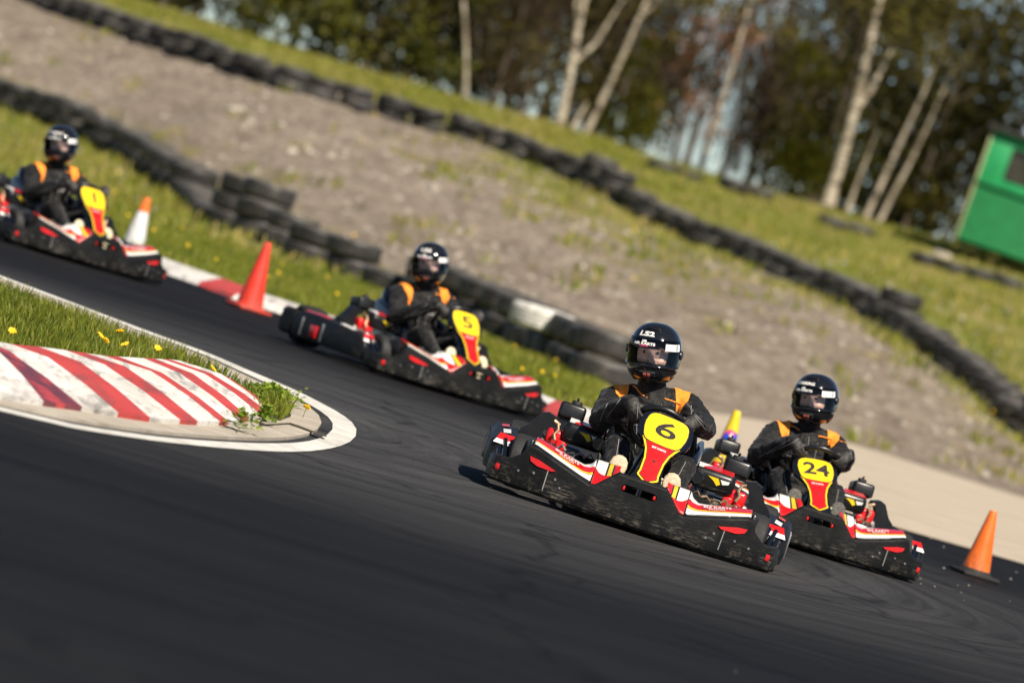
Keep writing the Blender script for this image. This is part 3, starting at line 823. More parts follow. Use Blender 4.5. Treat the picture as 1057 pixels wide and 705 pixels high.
KARTS = [  # nose point, yaw, roll, number, label
    (gnd(646, 549), -1.2, 1.7, '6', 'red and black go kart numbered 6, nearest and sharpest of the four'),
    (gnd(836, 572), 9, .6, '24', 'red and black go kart numbered 24 following close beside the kart numbered 6'),
    (gnd(487, 416), 31, .3, '5', 'go kart numbered 5, seen from its side in front of the white tyre'),
    (gnd(101, 279), 34, .2, '1', 'farthest go kart, in front of the orange and white cone')]
kart0 = make_kart()
karts = [kart0] + [copy_tree(kart0) for _ in KARTS[1:]]
for k, (p, yaw, ry, num, lab) in zip(karts, KARTS):
    tag(k, lab, 'go kart', 'go karts racing round the hairpin'); number(k, num); place(k, p, yaw, ry, .006, {'24': .92, '6': .985}.get(num, KS))
T6 = [('LS2', -12, .088, .030, 1.012, 'white', .0012, 1.9), ('MR', -12, .052, .014, 1.032, 'white', .0006, 1.2), ('MR KARTS', -12, .040, .017, 1.032, 'white', .0008, 1.3), ('RACING', -12, .030, .009, 1.032, 'pink', .0003, 1.2)]
T24 = [('CABERG', -14, .082, .022, 1.012, 'white', .0008, 1.4), ('MR', -14, .052, .014, 1.032, 'white', .0006, 1.2), ('MR KARTS', -14, .040, .017, 1.032, 'white', .0008, 1.3)]
DR = [
    dict(lean=13.5, px_=.01, elbows=((-.275, -.10, .42), (.205, -.10, .545)), head_yaw=-10, head_roll=10, sole='sole', marks=dict(text=T6), wheel_turn=4),
    dict(lean=5, px_=.03, elbows=((-.29, -.08, .41), (.20, -.10, .52)), head_yaw=-28, head_roll=9, sole='greysole', marks=dict(text=T24, patch='MR'), wheel_turn=4),
    dict(lean=8, px_=.02, elbows=((-.28, -.06, .40), (.23, -.08, .49)), head_yaw=-36, head_roll=8, sole='cream', marks=dict(text=T6, patch='MR'), wheel_turn=2),
    dict(lean=8, px_=.02, elbows=((-.28, -.06, .40), (.23, -.08, .49)), head_yaw=-38, head_roll=8, sole='cream', marks=dict(text=T24, patch='MR'), wheel_turn=2)]
DL = ['person in black suit with orange shoulders and LS2 lettered helmet steering the kart numbered 6',
      'person in black and orange suit with grey treaded soles steering the kart numbered 24',
      'person in black and orange suit driving the kart in front of the white tyre',
      'person in shiny black helmet driving the farthest kart near the orange and white cone']
f6 = [c for c in karts[0].children if c.name.startswith('fairing')][0]
f24 = [c for c in karts[1].children if c.name.startswith('fairing')][0]
pv_ = Vector((0, -.795, .25))
f6.matrix_local = Matrix.Translation(pv_ + Vector((.014, 0, -.010))) @ Matrix.Rotation(R(4), 4, 'Y') @ Matrix.Translation(-pv_)
f24.matrix_local = Matrix.Translation(pv_) @ Matrix.Rotation(R(-7), 4, 'Y') @ Matrix.Rotation(R(-9), 4, 'X') @ Matrix.Translation(-pv_)
for d, lab, (p, yaw, ry, num, _) in zip(DR, DL, KARTS):
    d_ = make_driver(**d); tag(d_, lab, 'person', 'kart drivers'); place(d_, p, yaw, ry, .004, {'24': .905, '6': KS}.get(num, .925))
#__SETTING__
# ================================================================== SETTING
# ---- terrain: flat circuit, then a gravel bank rising to a grassy crest
PTS = [  # picture x, y, distance, grass share
    (-60, 88, 92, .9), (20, 118, 89, .8), (120, 166, 84, .9), (180, 201, 78, .9), (230, 241, 70, .9), (300, 276, 63, .8), (385, 298, 60.5, .8), (510, 346, 58, .8), (560, 373, 55.5, .9),
    (20, 85, 93, .35), (120, 130, 90, .3), (210, 190, 80, .25), (420, 270, 68, .02), (480, 290, 66, .0), (560, 330, 62, .0),
    (60, 60, 97, 0), (150, 64, 97, 0), (150, 105, 91, .02), (230, 120, 87, .05), (300, 180, 80, 0), (350, 130, 91, 0), (400, 200, 80, .0), (450, 170, 90, .42), (540, 200, 88, .55), (480, 240, 76, .05), (600, 240, 82, .55),
    (620, 290, 74, .52), (560, 280, 74, .08), (700, 290, 76, .66), (650, 340, 66, .05), (760, 330, 70, .48), (800, 380, 66, .42), (700, 380, 62, .05), (820, 420, 61, .0), (780, 300, 78, .22), (850, 330, 74, .05), (900, 400, 68, .05), (960, 440, 66, .05), (960, 380, 72, .45), (1000, 480, 62, .05), (1040, 480, 64, .6), (1020, 440, 70, .5), (900, 340, 78, .5),
    (-60, -30, 106, .2), (50, 14, 104, .1), (120, 36, 101, .3), (200, 62, 98, .2), (300, 97, 95, .2), (400, 128, 96, .3), (500, 152, 97, .6), (600, 194, 95, .7), (700, 246, 92, .7), (800, 284, 88, .6), (900, 327, 84, .6), (980, 385, 79, .6), (1050, 452, 74, .7), (1120, 500, 72, .8),
    (400, 105, 108, .9), (600, 160, 108, .95), (800, 225, 106, 1), (950, 290, 100, 1), (1057, 330, 95, 1), (1057, 400, 84, 1), (250, 62, 106, .8), (100, 5, 112, .7),
    (480, 107, 124, .85), (580, 135, 124, .8), (720, 178, 124, .8), (860, 222, 122, .65), (980, 252, 112, .7), (1057, 278, 110, .8), (300, 55, 124, .9), (150, 8, 124, .8), (0, -40, 124, .8), (1150, 310, 112, .8)]
P3 = [at(a, b, d) for a, b, d, g in PTS]
XY = [(p.x, p.y) for p in P3]; ZV = [max(p.z, -.05) for p in P3]; GV = [q[3] for q in PTS]
for x in (-30, -22, 22, 30):
    for y, z, g in ((62, .1, .6), (80, 1.0, .3), (95, 2.2, .4), (124, 3.4, .9), (150, 3.8, .9)):
        XY.append((x, y)); ZV.append(z); GV.append(g)
for x in (-10, 0, 10): XY.append((x, 150)); ZV.append(3.9); GV.append(.9)
for x in (-12, -6, -2, 1, 4, 8, 14): XY.append((x, 52 if x < 1 else 57)); ZV.append(0.); GV.append(.95 if x < 1 else .2)
XY = np.array(XY); SC = np.array((1., .55))                  # the bank is longer in depth than across
def fit(vals, smooth):
    D = np.linalg.norm((XY[:, None] - XY[None]) * SC, axis=2)
    return np.linalg.solve(D + 0 * np.eye(len(D)) - smooth * np.eye(len(D)), np.array(vals) - np.mean(vals)), np.mean(vals)
WZ, WG = fit(ZV, .25), fit(GV, .25)
def rbf(W, x, y):
    x = np.asarray(x, float); y = np.asarray(y, float); out = np.full(x.shape, W[1])
    for (a, b), k in zip(XY, W[0]): out = out + k * np.hypot((x - a) * SC[0], (y - b) * SC[1])
    return out
BX = [-30, -8, -4, -2.8, -1.7, -.6, .3, .72, .9, 2.0, 2.8, 3.9, 5.4, 8, 30]
BY = [66, 54, 47, 44.9, 43.6, 41.9, 39.8, 39.2, 50.5, 53.6, 57.6, 58.8, 58.3, 58, 58]
def sstep(t): t = np.clip(t, 0, 1); return t * t * (3 - 2 * t)
def height(x, y):
    x = np.asarray(x, float); y = np.asarray(y, float)
    m = sstep((y - np.interp(x, BX, BY)) / 9.)
    h = rbf(WZ, np.clip(x, -30, 30), np.clip(y, 0, 150))
    h = np.where(y > 150, rbf(WZ, np.clip(x, -30, 30), np.full(x.shape, 150.)), h)
    gr = sstep((y - np.interp(x, BX, BY)) / .6) * np.where(x < .9, .055, .0)      # turf stands a little proud of the kerb
    far = sstep((np.abs(x) - 30) / 60)
    return (np.maximum(h, -.02) * m) * (1 - far) + 2.0 * far * m + gr - .012 * (m < 1e-6)
def hz(x, y): return float(height(np.array([x]), np.array([y]))[0])

xs_ = np.unique(np.concatenate([np.linspace(-2500, -60, 8), np.linspace(-60, -19, 14), np.arange(-19, 19.01, .28), np.linspace(19, 60, 14), np.linspace(60, 2500, 8)]))
ys_ = np.unique(np.concatenate([np.linspace(-60, 36, 20), np.arange(36, 66, .25), np.arange(66, 132, .42), np.linspace(132, 200, 16), np.linspace(200, 4500, 10)]))
gx, gy = np.meshgrid(xs_, ys_); gzv = height(gx, gy)
nr = np.random.RandomState(3)
gv = np.clip(rbf(WG, np.clip(gx, -30, 30), np.clip(gy, 40, 150)), 0, 1)
inner = (gx < .9) & (gy > np.interp(gx, BX, BY)) & (gy < 60)
bank = (gy > 60) & (gy < 122) & (np.abs(gx) < 25)
gzv = gzv + bank * nr.normal(0, .018, gx.shape)
nx, ny = len(xs_), len(ys_)
me = bpy.data.meshes.new('ground')
vv = np.stack([gx, gy, gzv], -1).reshape(-1, 3)
ii = np.arange(nx * ny).reshape(ny, nx)
ff = np.stack([ii[:-1, :-1], ii[:-1, 1:], ii[1:, 1:], ii[1:, :-1]], -1).reshape(-1, 4)
me.from_pydata(vv.tolist(), [], ff.tolist())
at_ = me.attributes.new('grass', 'FLOAT', 'POINT'); at_.data.foreach_set('value', gv.reshape(-1).astype(np.float32))
me.polygons.foreach_set('use_smooth', [True] * len(me.polygons))
def ground_mat():
    m, t, p = newmat('gravel_and_turf'); o = coords(t)
    a = node(t, 'ShaderNodeAttribute', attribute_name='grass')
    n1 = noise(t, o, .9, 7, .68, .3); n2 = noise(t, o, 7, 6, .7); n3 = noise(t, o, .22, 4, .6)
    vo = node(t, 'ShaderNodeTexVoronoi'); vo.inputs['Scale'].default_value = 11; t.links.new(o, vo.inputs['Vector'])
    k = mth(t, 'ADD', mth(t, 'SUBTRACT', a.outputs['Fac'], .07), mth(t, 'MULTIPLY', mth(t, 'SUBTRACT', n1.outputs[0], .5), 1.5))
    k = mth(t, 'ADD', k, mth(t, 'MULTIPLY', mth(t, 'SUBTRACT', n2.outputs[0], .5), .7))
    kk = ramp(t, k, [(.40, (0, 0, 0)), (.54, (1, 1, 1))]).outputs[0]
    grav = ramp(t, n2.outputs[0], [(.28, (.096, .078, .058)), (.5, (.24, .20, .157)), (.72, (.39, .338, .272))]).outputs[0]
    grav = mix(t, ramp(t, n3.outputs[0], [(.35, (0,) * 3), (.7, (.5,) * 3)]).outputs[0], grav, (.19, .15, .115))
    n4 = noise(t, coords(t, 'Object', (1, .6, 1)), 1.9, 6, .72)
    grav = mix(t, 1., grav, ramp(t, n4.outputs[0], [(.32, (.62, .60, .57)), (.52, (1.,) * 3), (.7, (1.18,) * 3)]).outputs[0], 'MULTIPLY')
    sp = ramp(t, vo.outputs['Color'], [(0, (.45,) * 3), (1, (1.5,) * 3)]).outputs[0]
    grav = mix(t, .8, grav, sp, 'MULTIPLY')
    ga = ramp(t, n2.outputs[0], [(.3, (.075, .105, .015)), (.55, (.15, .17, .026)), (.75, (.26, .22, .065))]).outputs[0]
    dry = mix(t, ramp(t, n1.outputs[0], [(.45, (0,) * 3), (.65, (.75,) * 3)]).outputs[0], ga, (.31, .23, .10))
    c = mix(t, kk, grav, dry)
    t.links.new(c, p.inputs['Base Color']); p.inputs['Roughness'].default_value = .95; p.inputs['Specular IOR Level'].default_value = .15
    h = mth(t, 'ADD', n2.outputs[0], mth(t, 'MULTIPLY', vo.outputs['Distance'], .6))
    bump(t, p, h, .8, .05); return m
me.materials.append(ground_mat())
go = bpy.data.objects.new('ground', me); col.objects.link(go); go['kind'] = 'structure'

# ---- tarmac
def asphalt_mat():
    m, t, p = newmat('tarmac'); o = coords(t)
    mp = node(t, 'ShaderNodeVectorMath', operation='SUBTRACT'); t.links.new(o, mp.inputs[0]); mp.inputs[1].default_value = (-3.4, 27.2, 0)
    sx = node(t, 'ShaderNodeSeparateXYZ'); t.links.new(mp.outputs[0], sx.inputs[0])
    ln = node(t, 'ShaderNodeVectorMath', operation='LENGTH'); t.links.new(mp.outputs[0], ln.inputs[0])
    an = mth(t, 'ARCTAN2', sx.outputs[1], sx.outputs[0])
    cx = node(t, 'ShaderNodeCombineXYZ'); t.links.new(mth(t, 'MULTIPLY', ln.outputs['Value'], 2.6), cx.inputs[0]); t.links.new(mth(t, 'MULTIPLY', an, 1.1), cx.inputs[1])
    s1 = noise(t, cx.outputs[0], 1.6, 7, .68, .25)                      # rubber laid along the racing line
    cx2 = node(t, 'ShaderNodeCombineXYZ'); t.links.new(mth(t, 'MULTIPLY', ln.outputs['Value'], 9.), cx2.inputs[0]); t.links.new(mth(t, 'MULTIPLY', an, 2.4), cx2.inputs[1])
    s2 = noise(t, cx2.outputs[0], 1.8, 5, .6)
    fine = noise(t, o, 90, 4, .75); patch_ = noise(t, o, .6, 4)
    base = ramp(t, fine.outputs[0], [(.28, (.020, .020, .021)), (.5, (.052, .052, .0535)), (.68, (.092, .092, .093)), (.8, (.20, .197, .19))]).outputs[0]
    rub = ramp(t, s1.outputs[0], [(.38, (.62,) * 3), (.6, (1.08,) * 3)]).outputs[0]
    rub2 = ramp(t, s2.outputs[0], [(.33, (.70,) * 3), (.5, (1.04,) * 3)]).outputs[0]
    c = mix(t, 1., base, rub, 'MULTIPLY'); c = mix(t, 1., c, rub2, 'MULTIPLY')
    cx3 = node(t, 'ShaderNodeCombineXYZ'); t.links.new(mth(t, 'MULTIPLY', ln.outputs['Value'], 13.), cx3.inputs[0]); t.links.new(mth(t, 'MULTIPLY', an, .9), cx3.inputs[1])
    s3 = noise(t, cx3.outputs[0], 1.1, 2, .5, .5)                       # single skid lines
    sk = ramp(t, s3.outputs[0], [(.64, (1.,) * 3), (.69, (.45,) * 3), (.74, (.4,) * 3)]).outputs[0]
    c = mix(t, ramp(t, noise(t, o, .35, 3).outputs[0], [(.45, (0,) * 3), (.6, (.8,) * 3)]).outputs[0], c, mix(t, 1., c, sk, 'MULTIPLY'))
    wv = node(t, 'ShaderNodeVectorMath', operation='ADD'); t.links.new(o, wv.inputs[0])
    wn = noise(t, o, 1.5, 4, .6); ws = node(t, 'ShaderNodeVectorMath', operation='SCALE'); t.links.new(wn.outputs['Color'], ws.inputs[0]); ws.inputs['Scale'].default_value = .9
    t.links.new(ws.outputs[0], wv.inputs[1])
    vc = node(t, 'ShaderNodeTexVoronoi', feature='DISTANCE_TO_EDGE'); vc.inputs['Scale'].default_value = .33; t.links.new(wv.outputs[0], vc.inputs['Vector'])
    ck = ramp(t, vc.outputs['Distance'], [(.0, (.35,) * 3), (.006, (.5,) * 3), (.012, (1.,) * 3)]).outputs[0]
    c = mix(t, .8, c, ck, 'MULTIPLY')
    gp = noise(t, o, .55, 5, .65)
    c = mix(t, 1., c, ramp(t, gp.outputs[0], [(.3, (.75, .75, .76)), (.55, (1.0,) * 3), (.75, (1.35, 1.32, 1.27))]).outputs[0], 'MULTIPLY')
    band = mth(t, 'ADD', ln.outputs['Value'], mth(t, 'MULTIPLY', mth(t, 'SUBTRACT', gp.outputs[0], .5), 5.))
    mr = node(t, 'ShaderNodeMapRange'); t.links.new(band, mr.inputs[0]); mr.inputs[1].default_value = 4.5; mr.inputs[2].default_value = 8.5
    c = mix(t, mr.outputs[0], c, mix(t, 1., c, (.20, .205, .22), 'MULTIPLY'))   # vignette darkening painted into the tarmac colour, outwards from the hairpin
    t.links.new(c, p.inputs['Base Color'])
    t.links.new(ramp(t, s1.outputs[0], [(.35, (.7,) * 3), (.65, (.88,) * 3)]).outputs[0], p.inputs['Roughness'])
    p.inputs['Specular IOR Level'].default_value = .10
    bump(t, p, fine.outputs[0], .6, .006); return m
def poly_sheet(name, poly, z, m, kind='structure', sub=0):
    from mathutils.geometry import tessellate_polygon
    vs_ = [Vector((x, y, z)) for x, y in poly]
    me = bpy.data.meshes.new(name); me.from_pydata([tuple(v) for v in vs_], [], [list(q) for q in tessellate_polygon([vs_])]); me.update()
    for p in me.polygons:
        if p.normal.z < 0: p.flip()
    me.materials.append(m); o = bpy.data.objects.new(name, me); col.objects.link(o)
    if kind: o['kind'] = kind
    return o
track = [(-60, -40), (30, -40), (30, 44), (12, 42), (5, 42), (3, 42), (1.6, 41), (.74, 38.35), (.62, 38.33), (.49, 38.5), (.29, 38.15), (-.6, 40.3), (-1.62, 42.55), (-2.11, 42.7), (-2.43, 43.6), (-2.8, 44), (-4, 46), (-8, 53), (-30, 65), (-60, 66)]
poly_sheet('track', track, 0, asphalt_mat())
def conc_mat(name, a, b, sc=3., mark=.0):
    m, t, p = newmat(name); o = coords(t)
    n = noise(t, o, sc, 7, .65); f = noise(t, o, 70, 4, .7)
    c = ramp(t, n.outputs[0], [(.3, a), (.7, b)]).outputs[0]
    c = mix(t, .5, c, ramp(t, f.outputs[0], [(.3, (.7,) * 3), (.7, (1.2,) * 3)]).outputs[0], 'MULTIPLY')
    t.links.new(c, p.inputs['Base Color']); p.inputs['Roughness'].default_value = .88; p.inputs['Specular IOR Level'].default_value = .25
    bump(t, p, f.outputs[0], .4, .006); return m
apron = [(.73, 38.1)] + [tuple(gnd(a, b)[:2]) for a, b in ((660, 461), (700, 476), (740, 490), (800, 508.5), (865, 528), (930, 546.5), (995, 565), (1057, 582.5), (1140, 607))] + [(12, 36), (9, 56), (7, 58.2), (5.44, 58.2), (3.9, 58.8), (2.8, 57.6), (2.04, 53.6), (.95, 50.4), (.76, 44)]
poly_sheet('concrete_apron', apron, .006, conc_mat('pale_concrete', (.37, .31, .235), (.51, .44, .345), 1.4))

# ---- far kerb, red and white blocks
KN = [(-9, 53.4), (-4.6, 46.9), (-2.8, 44.0), (-2.43, 43.5), (-2.11, 42.65), (-1.62, 42.5), (-.6, 40.25), (.05, 38.75), (.29, 38.1), (.49, 38.45), (.72, 38.28)]
def paint_mat(name, c, worn, wear=.6, scuff=.7):
    m, t, p = newmat(name); o = coords(t)
    n = noise(t, o, 14, 8, .78); n2 = noise(t, o, 2.6, 5, .65); f = noise(t, o, 120, 3)
    k = ramp(t, n.outputs[0], [(wear, (0,) * 3), (wear + .035, (1,) * 3)]).outputs[0]
    cc = mix(t, 1., c, ramp(t, n2.outputs[0], [(.3, (.72, .70, .67)), (.65, (1.06,) * 3)]).outputs[0], 'MULTIPLY')
    cc = mix(t, mth(t, 'MULTIPLY', k, .85), cc, worn)
    sc = noise(t, coords(t, 'Object', (5., .8, 5.)), 2.2, 5, .7, .4)     # tyre scuffs along the driving line
    cc = mix(t, mth(t, 'MULTIPLY', ramp(t, sc.outputs[0], [(.50, (0,) * 3), (.68, (1,) * 3)]).outputs[0], scuff), cc, (.07, .06, .06))
    t.links.new(cc, p.inputs['Base Color']); p.inputs['Roughness'].default_value = .65
    bump(t, p, mth(t, 'ADD', f.outputs[0], n.outputs[0]), .5, .006); return m
MT['pwhite'] = paint_mat('white_kerb_paint', (.72, .70, .66), (.30, .26, .21), .585)
MT['pred'] = paint_mat('red_kerb_paint', (.52, .055, .05), (.15, .06, .05), .59)
MT['pline'] = paint_mat('white_line_paint', (.70, .69, .64), (.30, .29, .26), .66, .22)
MT['kconc'] = conc_mat('kerb_concrete', (.33, .285, .23), (.50, .45, .375), 5.)
KW = [1, 1, 1, 0, 1, 1, 0, 1, 0, 1]
m = MB(); secs = []
for i, (x, y) in enumerate(KN):
    secs.append([(x, y, -.005), (x + .02, y + .06, .035), (x + .10, y + .75, .075), (x + .12, y + 1.1, .08), (x + .12, y + 1.15, -.02)])
b = 0; vs_ = [p for q in secs for p in q]; 
fs = []; mi = []
for i in range(len(secs) - 1):
    nsub = 1
    for j in range(4): fs.append((i * 5 + j, i * 5 + j + 1, (i + 1) * 5 + j + 1, (i + 1) * 5 + j)); mi.append(0 if KW[i] else 1)
m.v = vs_; m.f = fs; m.m = mi
tag(m.build('kerb', [MT['pwhite'], MT['pred']], None, 30), kind='structure')

# ---- hairpin island: white line, slab, striped kerb, turf
def ribbon(name, A, B, z, mt):
    n = len(A); m = MB()
    a = [gnd(*p) for p in A]; b = [gnd(*p) for p in B]
    m.add([(p.x, p.y, z) for p in a] + [(p.x, p.y, z) for p in b], [(i, i + 1, n + i + 1, n + i) for i in range(n - 1)])
    return tag(m.build(name, mt, None, 0), kind='structure')
def dens(P, n=150):
    d = [0]
    for a, b in zip(P[:-1], P[1:]): d.append(d[-1] + math.hypot(a[0] - b[0], a[1] - b[1]))
    t = np.linspace(0, d[-1], n); x = np.interp(t, d, [p[0] for p in P]); y = np.interp(t, d, [p[1] for p in P])
    for _ in range(3):
        x[1:-1] = (x[:-2] + x[1:-1] * 2 + x[2:]) / 4; y[1:-1] = (y[:-2] + y[1:-1] * 2 + y[2:]) / 4
    return list(zip(x, y))
WO = [(-400, 328), (-250, 365), (-90, 404), (0, 425), (80, 444), (160, 456), (215, 462), (266, 466), (300, 467.5), (330, 466), (352, 462), (366, 457), (374.5, 451), (373, 443), (366, 436), (351, 427), (335, 418.5), (319, 410), (298, 400), (277, 391.5), (210, 363), (150, 341.5), (80, 315), (0, 285), (-90, 251), (-250, 190), (-400, 133)]
WI = [(-400, 324), (-250, 361), (-90, 400), (0, 421), (80, 440), (160, 451.5), (215, 456), (266, 458.5), (300, 458.5), (318, 457), (334, 453), (344, 449), (350.5, 444), (350, 439), (346, 434), (336, 427.5), (324, 421), (312, 414), (294, 404.5), (275, 396), (209, 366), (149, 344), (79, 317), (-1, 287), (-90, 253), (-250, 192), (-400, 135)]
ribbon('white_line', dens(WO), dens(WI), .004, MT['pline'])
SL = [(-400, 322.5), (-250, 359.5), (-90, 398), (0, 418.5), (80, 437), (160, 448.5), (215, 453), (266, 455.5), (298, 455), (314, 453), (328, 449.5), (337, 446), (341, 442), (340, 436), (333, 430), (318, 421.5), (304, 414), (290, 407.5), (272, 399), (207, 368.5), (148, 346.5), (78, 319), (-2, 289), (-90, 256), (-250, 195), (-400, 138)]
slab_poly = [tuple(gnd(*p)[:2]) for p in dens(SL, 110)]
m = MB(); m.prism(slab_poly, lambda a, b, t: Vector((a, b, t)), .014, -.02)
tag(m.build('island_slab', MT['kconc'], None, 30), kind='structure')
crk = MB()
for P in (((309, 437), (330, 445), (338, 447.5)), ((268, 436), (300, 434), (309, 437))):
    q = [gnd(*p, .03) for p in P]
    for a, b in zip(q[:-1], q[1:]):
        n_ = Vector((0, .07, 0)); crk.add([a - n_, b - n_, b + n_, a + n_], [(0, 1, 2, 3)])
crk.v = [(x, y, .018) for x, y, z in crk.v]
tag(crk.build('slab_joint', conc_mat('dirt_joint', (.05, .045, .03), (.10, .085, .05)), None, 0), kind='structure')
# striped kerb
bL = [-270, -225, -180, -135, -92, -48, -4, 45, 85, 122, 155, 186, 204, 227, 236, 248, 257, 268, 275.5, 278]
bM = [-330, -285, -240, -195, -148, -100, -50, 0, 14, 55, 88, 113, 134, 162, 173, 191, 204, 216, 223, 232.5]
bU = [-370, -325, -280, -235, -186, -138, -88, -40, -18, 11, 40, 67, 89, 107, 122, 148, 160, 168, 175, 186]
LYx, LYy = [-400, -300, -100, 0, 80, 154, 204, 234, 257, 270, 278], [320, 343, 388, 408, 419, 431, 434.5, 435, 431, 426, 423]
MYx, MYy = [-400, -300, -100, 0, 42, 100, 135, 173, 203, 223, 233], [276, 297, 341, 363, 370, 378, 381, 388, 388.7, 388, 388]
UYx, UYy = [-400, -300, -100, 0, 53, 106, 165, 181, 190], [256, 280, 331, 354, 359, 367, 370.5, 371, 373]
L3 = [gnd(x, interp(x, LYx, LYy), .032) for x in bL]; M3_ = [gnd(x, interp(x, MYx, MYy), .115) for x in bM]; U3 = [gnd(x, interp(x, UYx, UYy), .135) for x in bU]
TIP_L = gnd(279, 422, .034); TIP_M = gnd(245, 395, .10); TIP_U = gnd(196, 375, .13)
L3.append(TIP_L); M3_.append(TIP_M); U3.append(TIP_U)
kb = MB()
for i in range(len(L3) - 1):
    mi_ = i % 2
    if i == len(L3) - 2: mi_ = 1
    def row(k):
        P = [Vector((L3[k].x, L3[k].y, .0)), L3[k], L3[k].lerp(M3_[k], .5) + Vector((0, 0, .006)), M3_[k].lerp(L3[k], .12) , M3_[k].lerp(U3[k], .12) + Vector((0, 0, .004)), U3[k], Vector((U3[k].x - .03, U3[k].y + .05, .0))]
        return P
    a, b = row(i), row(i + 1)
    for j in range(len(a) - 1):
        n_ = 4
        for q in range(n_):
            t0, t1 = q / n_, (q + 1) / n_
            kb.add([a[j].lerp(b[j], t0), a[j].lerp(b[j], t1), a[j + 1].lerp(b[j + 1], t1), a[j + 1].lerp(b[j + 1], t0)], [(0, 1, 2, 3)], mi_ if i != 7 else 2)
def stained_red():
    m, t, p = newmat('rubber_stained_red_paint'); o = coords(t)
    n = noise(t, o, 6, 6, .7)
    c = ramp(t, n.outputs[0], [(.36, (.06, .022, .035)), (.52, (.16, .03, .04)), (.6, (.48, .05, .05))]).outputs[0]
    t.links.new(c, p.inputs['Base Color']); p.inputs['Roughness'].default_value = .5; bump(t, p, n.outputs[0], .3, .004); return m
tag(kb.build('striped_kerb', [MT['pwhite'], MT['pred'], stained_red()], None, 25), kind='structure')
# island turf
turf_px = [(-400, 258), (-300, 281), (-100, 332), (0, 353), (53, 358.5), (106, 366.5), (165, 370), (181, 371), (205, 378), (245, 397), (277, 421), (292, 424), (303, 420), (300, 413), (284, 406), (268, 399), (205, 370), (147, 348), (77, 320.5), (-3, 290.5), (-90, 258), (-250, 197), (-400, 140)]
turf_poly = [tuple(gnd(x, y, .06)[:2]) for x, y in turf_px]
m = MB(); m.prism(turf_poly, lambda a, b, t: Vector((a, b, t)), .022, .0)
soil = simple('turf_soil', (.035, .04, .014), .95, var=.5, scale=12, bmp=.6)
tag(m.build('island_turf', soil, None, 20), kind='structure')

# ---- grass blades
def inside(poly, x, y):
    r = False; j = len(poly) - 1
    for i in range(len(poly)):
        xi, yi = poly[i]; xj, yj = poly[j]
        if (yi > y) != (yj > y) and x < (xj - xi) * (y - yi) / (yj - yi) + xi: r = not r
        j = i
    return r
def grass_mat(name, cols):
    m, t, p = newmat(name)
    a = node(t, 'ShaderNodeAttribute', attribute_name='shade')
    r = ramp(t, a.outputs['Fac'], [(k / (len(cols) - 1), c) for k, c in enumerate(cols)])
    t.links.new(r.outputs[0], p.inputs['Base Color']); p.inputs['Roughness'].default_value = .55
    p.inputs['Specular IOR Level'].default_value = .3
    tl = node(t, 'ShaderNodeBsdfTranslucent'); t.links.new(r.outputs[0], tl.inputs[0])
    ms = node(t, 'ShaderNodeMixShader'); ms.inputs[0].default_value = .4
    t.links.new(p.outputs[0], ms.inputs[1]); t.links.new(tl.outputs[0], ms.inputs[2]); t.links.new(ms.outputs[0], t.nodes['Material Output'].inputs[0])
    return m
GREEN = [(.035, .062, .006), (.105, .145, .012), (.19, .22, .02), (.29, .28, .045), (.45, .35, .14)]
def blades(name, roots, hgt, wid, mat_, seed=1, lean=.5):
    """roots: list of (x, y, z, scale, shade)"""
    r = random.Random(seed); vs_ = []; fs = []; sh = []
    for x, y, z, k, s_ in roots:
        h = hgt * k * r.uniform(.55, 1.35); w_ = wid * r.uniform(.7, 1.3); a = r.uniform(0, 6.283)
        b = r.uniform(0, 6.283); l = lean * h * r.uniform(.2, 1.2)
        dx, dy = math.cos(a) * w_ / 2, math.sin(a) * w_ / 2; lx, ly = math.cos(b) * l, math.sin(b) * l
        n = len(vs_)
        vs_ += [(x - dx, y - dy, z - .01), (x + dx, y + dy, z - .01), (x + dx * .8 + lx * .35, y + dy * .8 + ly * .35, z + h * .6), (x - dx * .8 + lx * .35, y - dy * .8 + ly * .35, z + h * .6), (x + lx, y + ly, z + h)]
        fs += [(n, n + 1, n + 2, n + 3), (n + 3, n + 2, n + 4)]; sh += [min(1, max(0, s_ + r.uniform(-.22, .22)))] * 5
    me = bpy.data.meshes.new(name); me.from_pydata(vs_, [], fs); me.materials.append(mat_)
    A = me.attributes.new('shade', 'FLOAT', 'POINT'); A.data.foreach_set('value', sh)
    o = bpy.data.objects.new(name, me); col.objects.link(o); return tag(o, kind='stuff')
from mathutils import noise as MN
GM = grass_mat('grass_blades', GREEN)
xs2 = [p[0] for p in turf_poly]; ys2 = [p[1] for p in turf_poly]
roots = []; r = random.Random(4)
while len(roots) < 34000:
    x, y = r.uniform(-5.2, max(xs2)), r.uniform(min(ys2), max(ys2))
    if not inside(turf_poly, x, y): continue
    q = MN.noise(Vector((x * 2.2, y * 1.2, 0))); roots.append((x, y, .020, 1.12 + .35 * q, .42 + .25 * q + (.25 if r.random() < .05 else 0)))
blades('island_grass', roots, .062, .007, GM, 5)
roots = []
while len(roots) < 30000:                                              # verge behind the far kerb
    x = r.uniform(-8.5, .95); y = r.uniform(39, 66); b = np.interp(x, BX, BY)
    lim = np.interp(x, [-8.5, -5, -3, -1.5, 0, .9], [82, 66, 61.5, 59.5, 54, 50])
    if y < b + .15 or y > lim: continue
    q = MN.noise(Vector((x * 1.2, y * .5, 3))); roots.append((x, y, None, .9 + .5 * q, .46 + .3 * q + (.3 if r.random() < .06 else 0)))
hh = height(np.array([p[0] for p in roots]), np.array([p[1] for p in roots]))
blades('verge_grass', [(a, b, float(z), k, s_) for (a, b, _, k, s_), z in zip(roots, hh)], .062, .014, GM, 6)
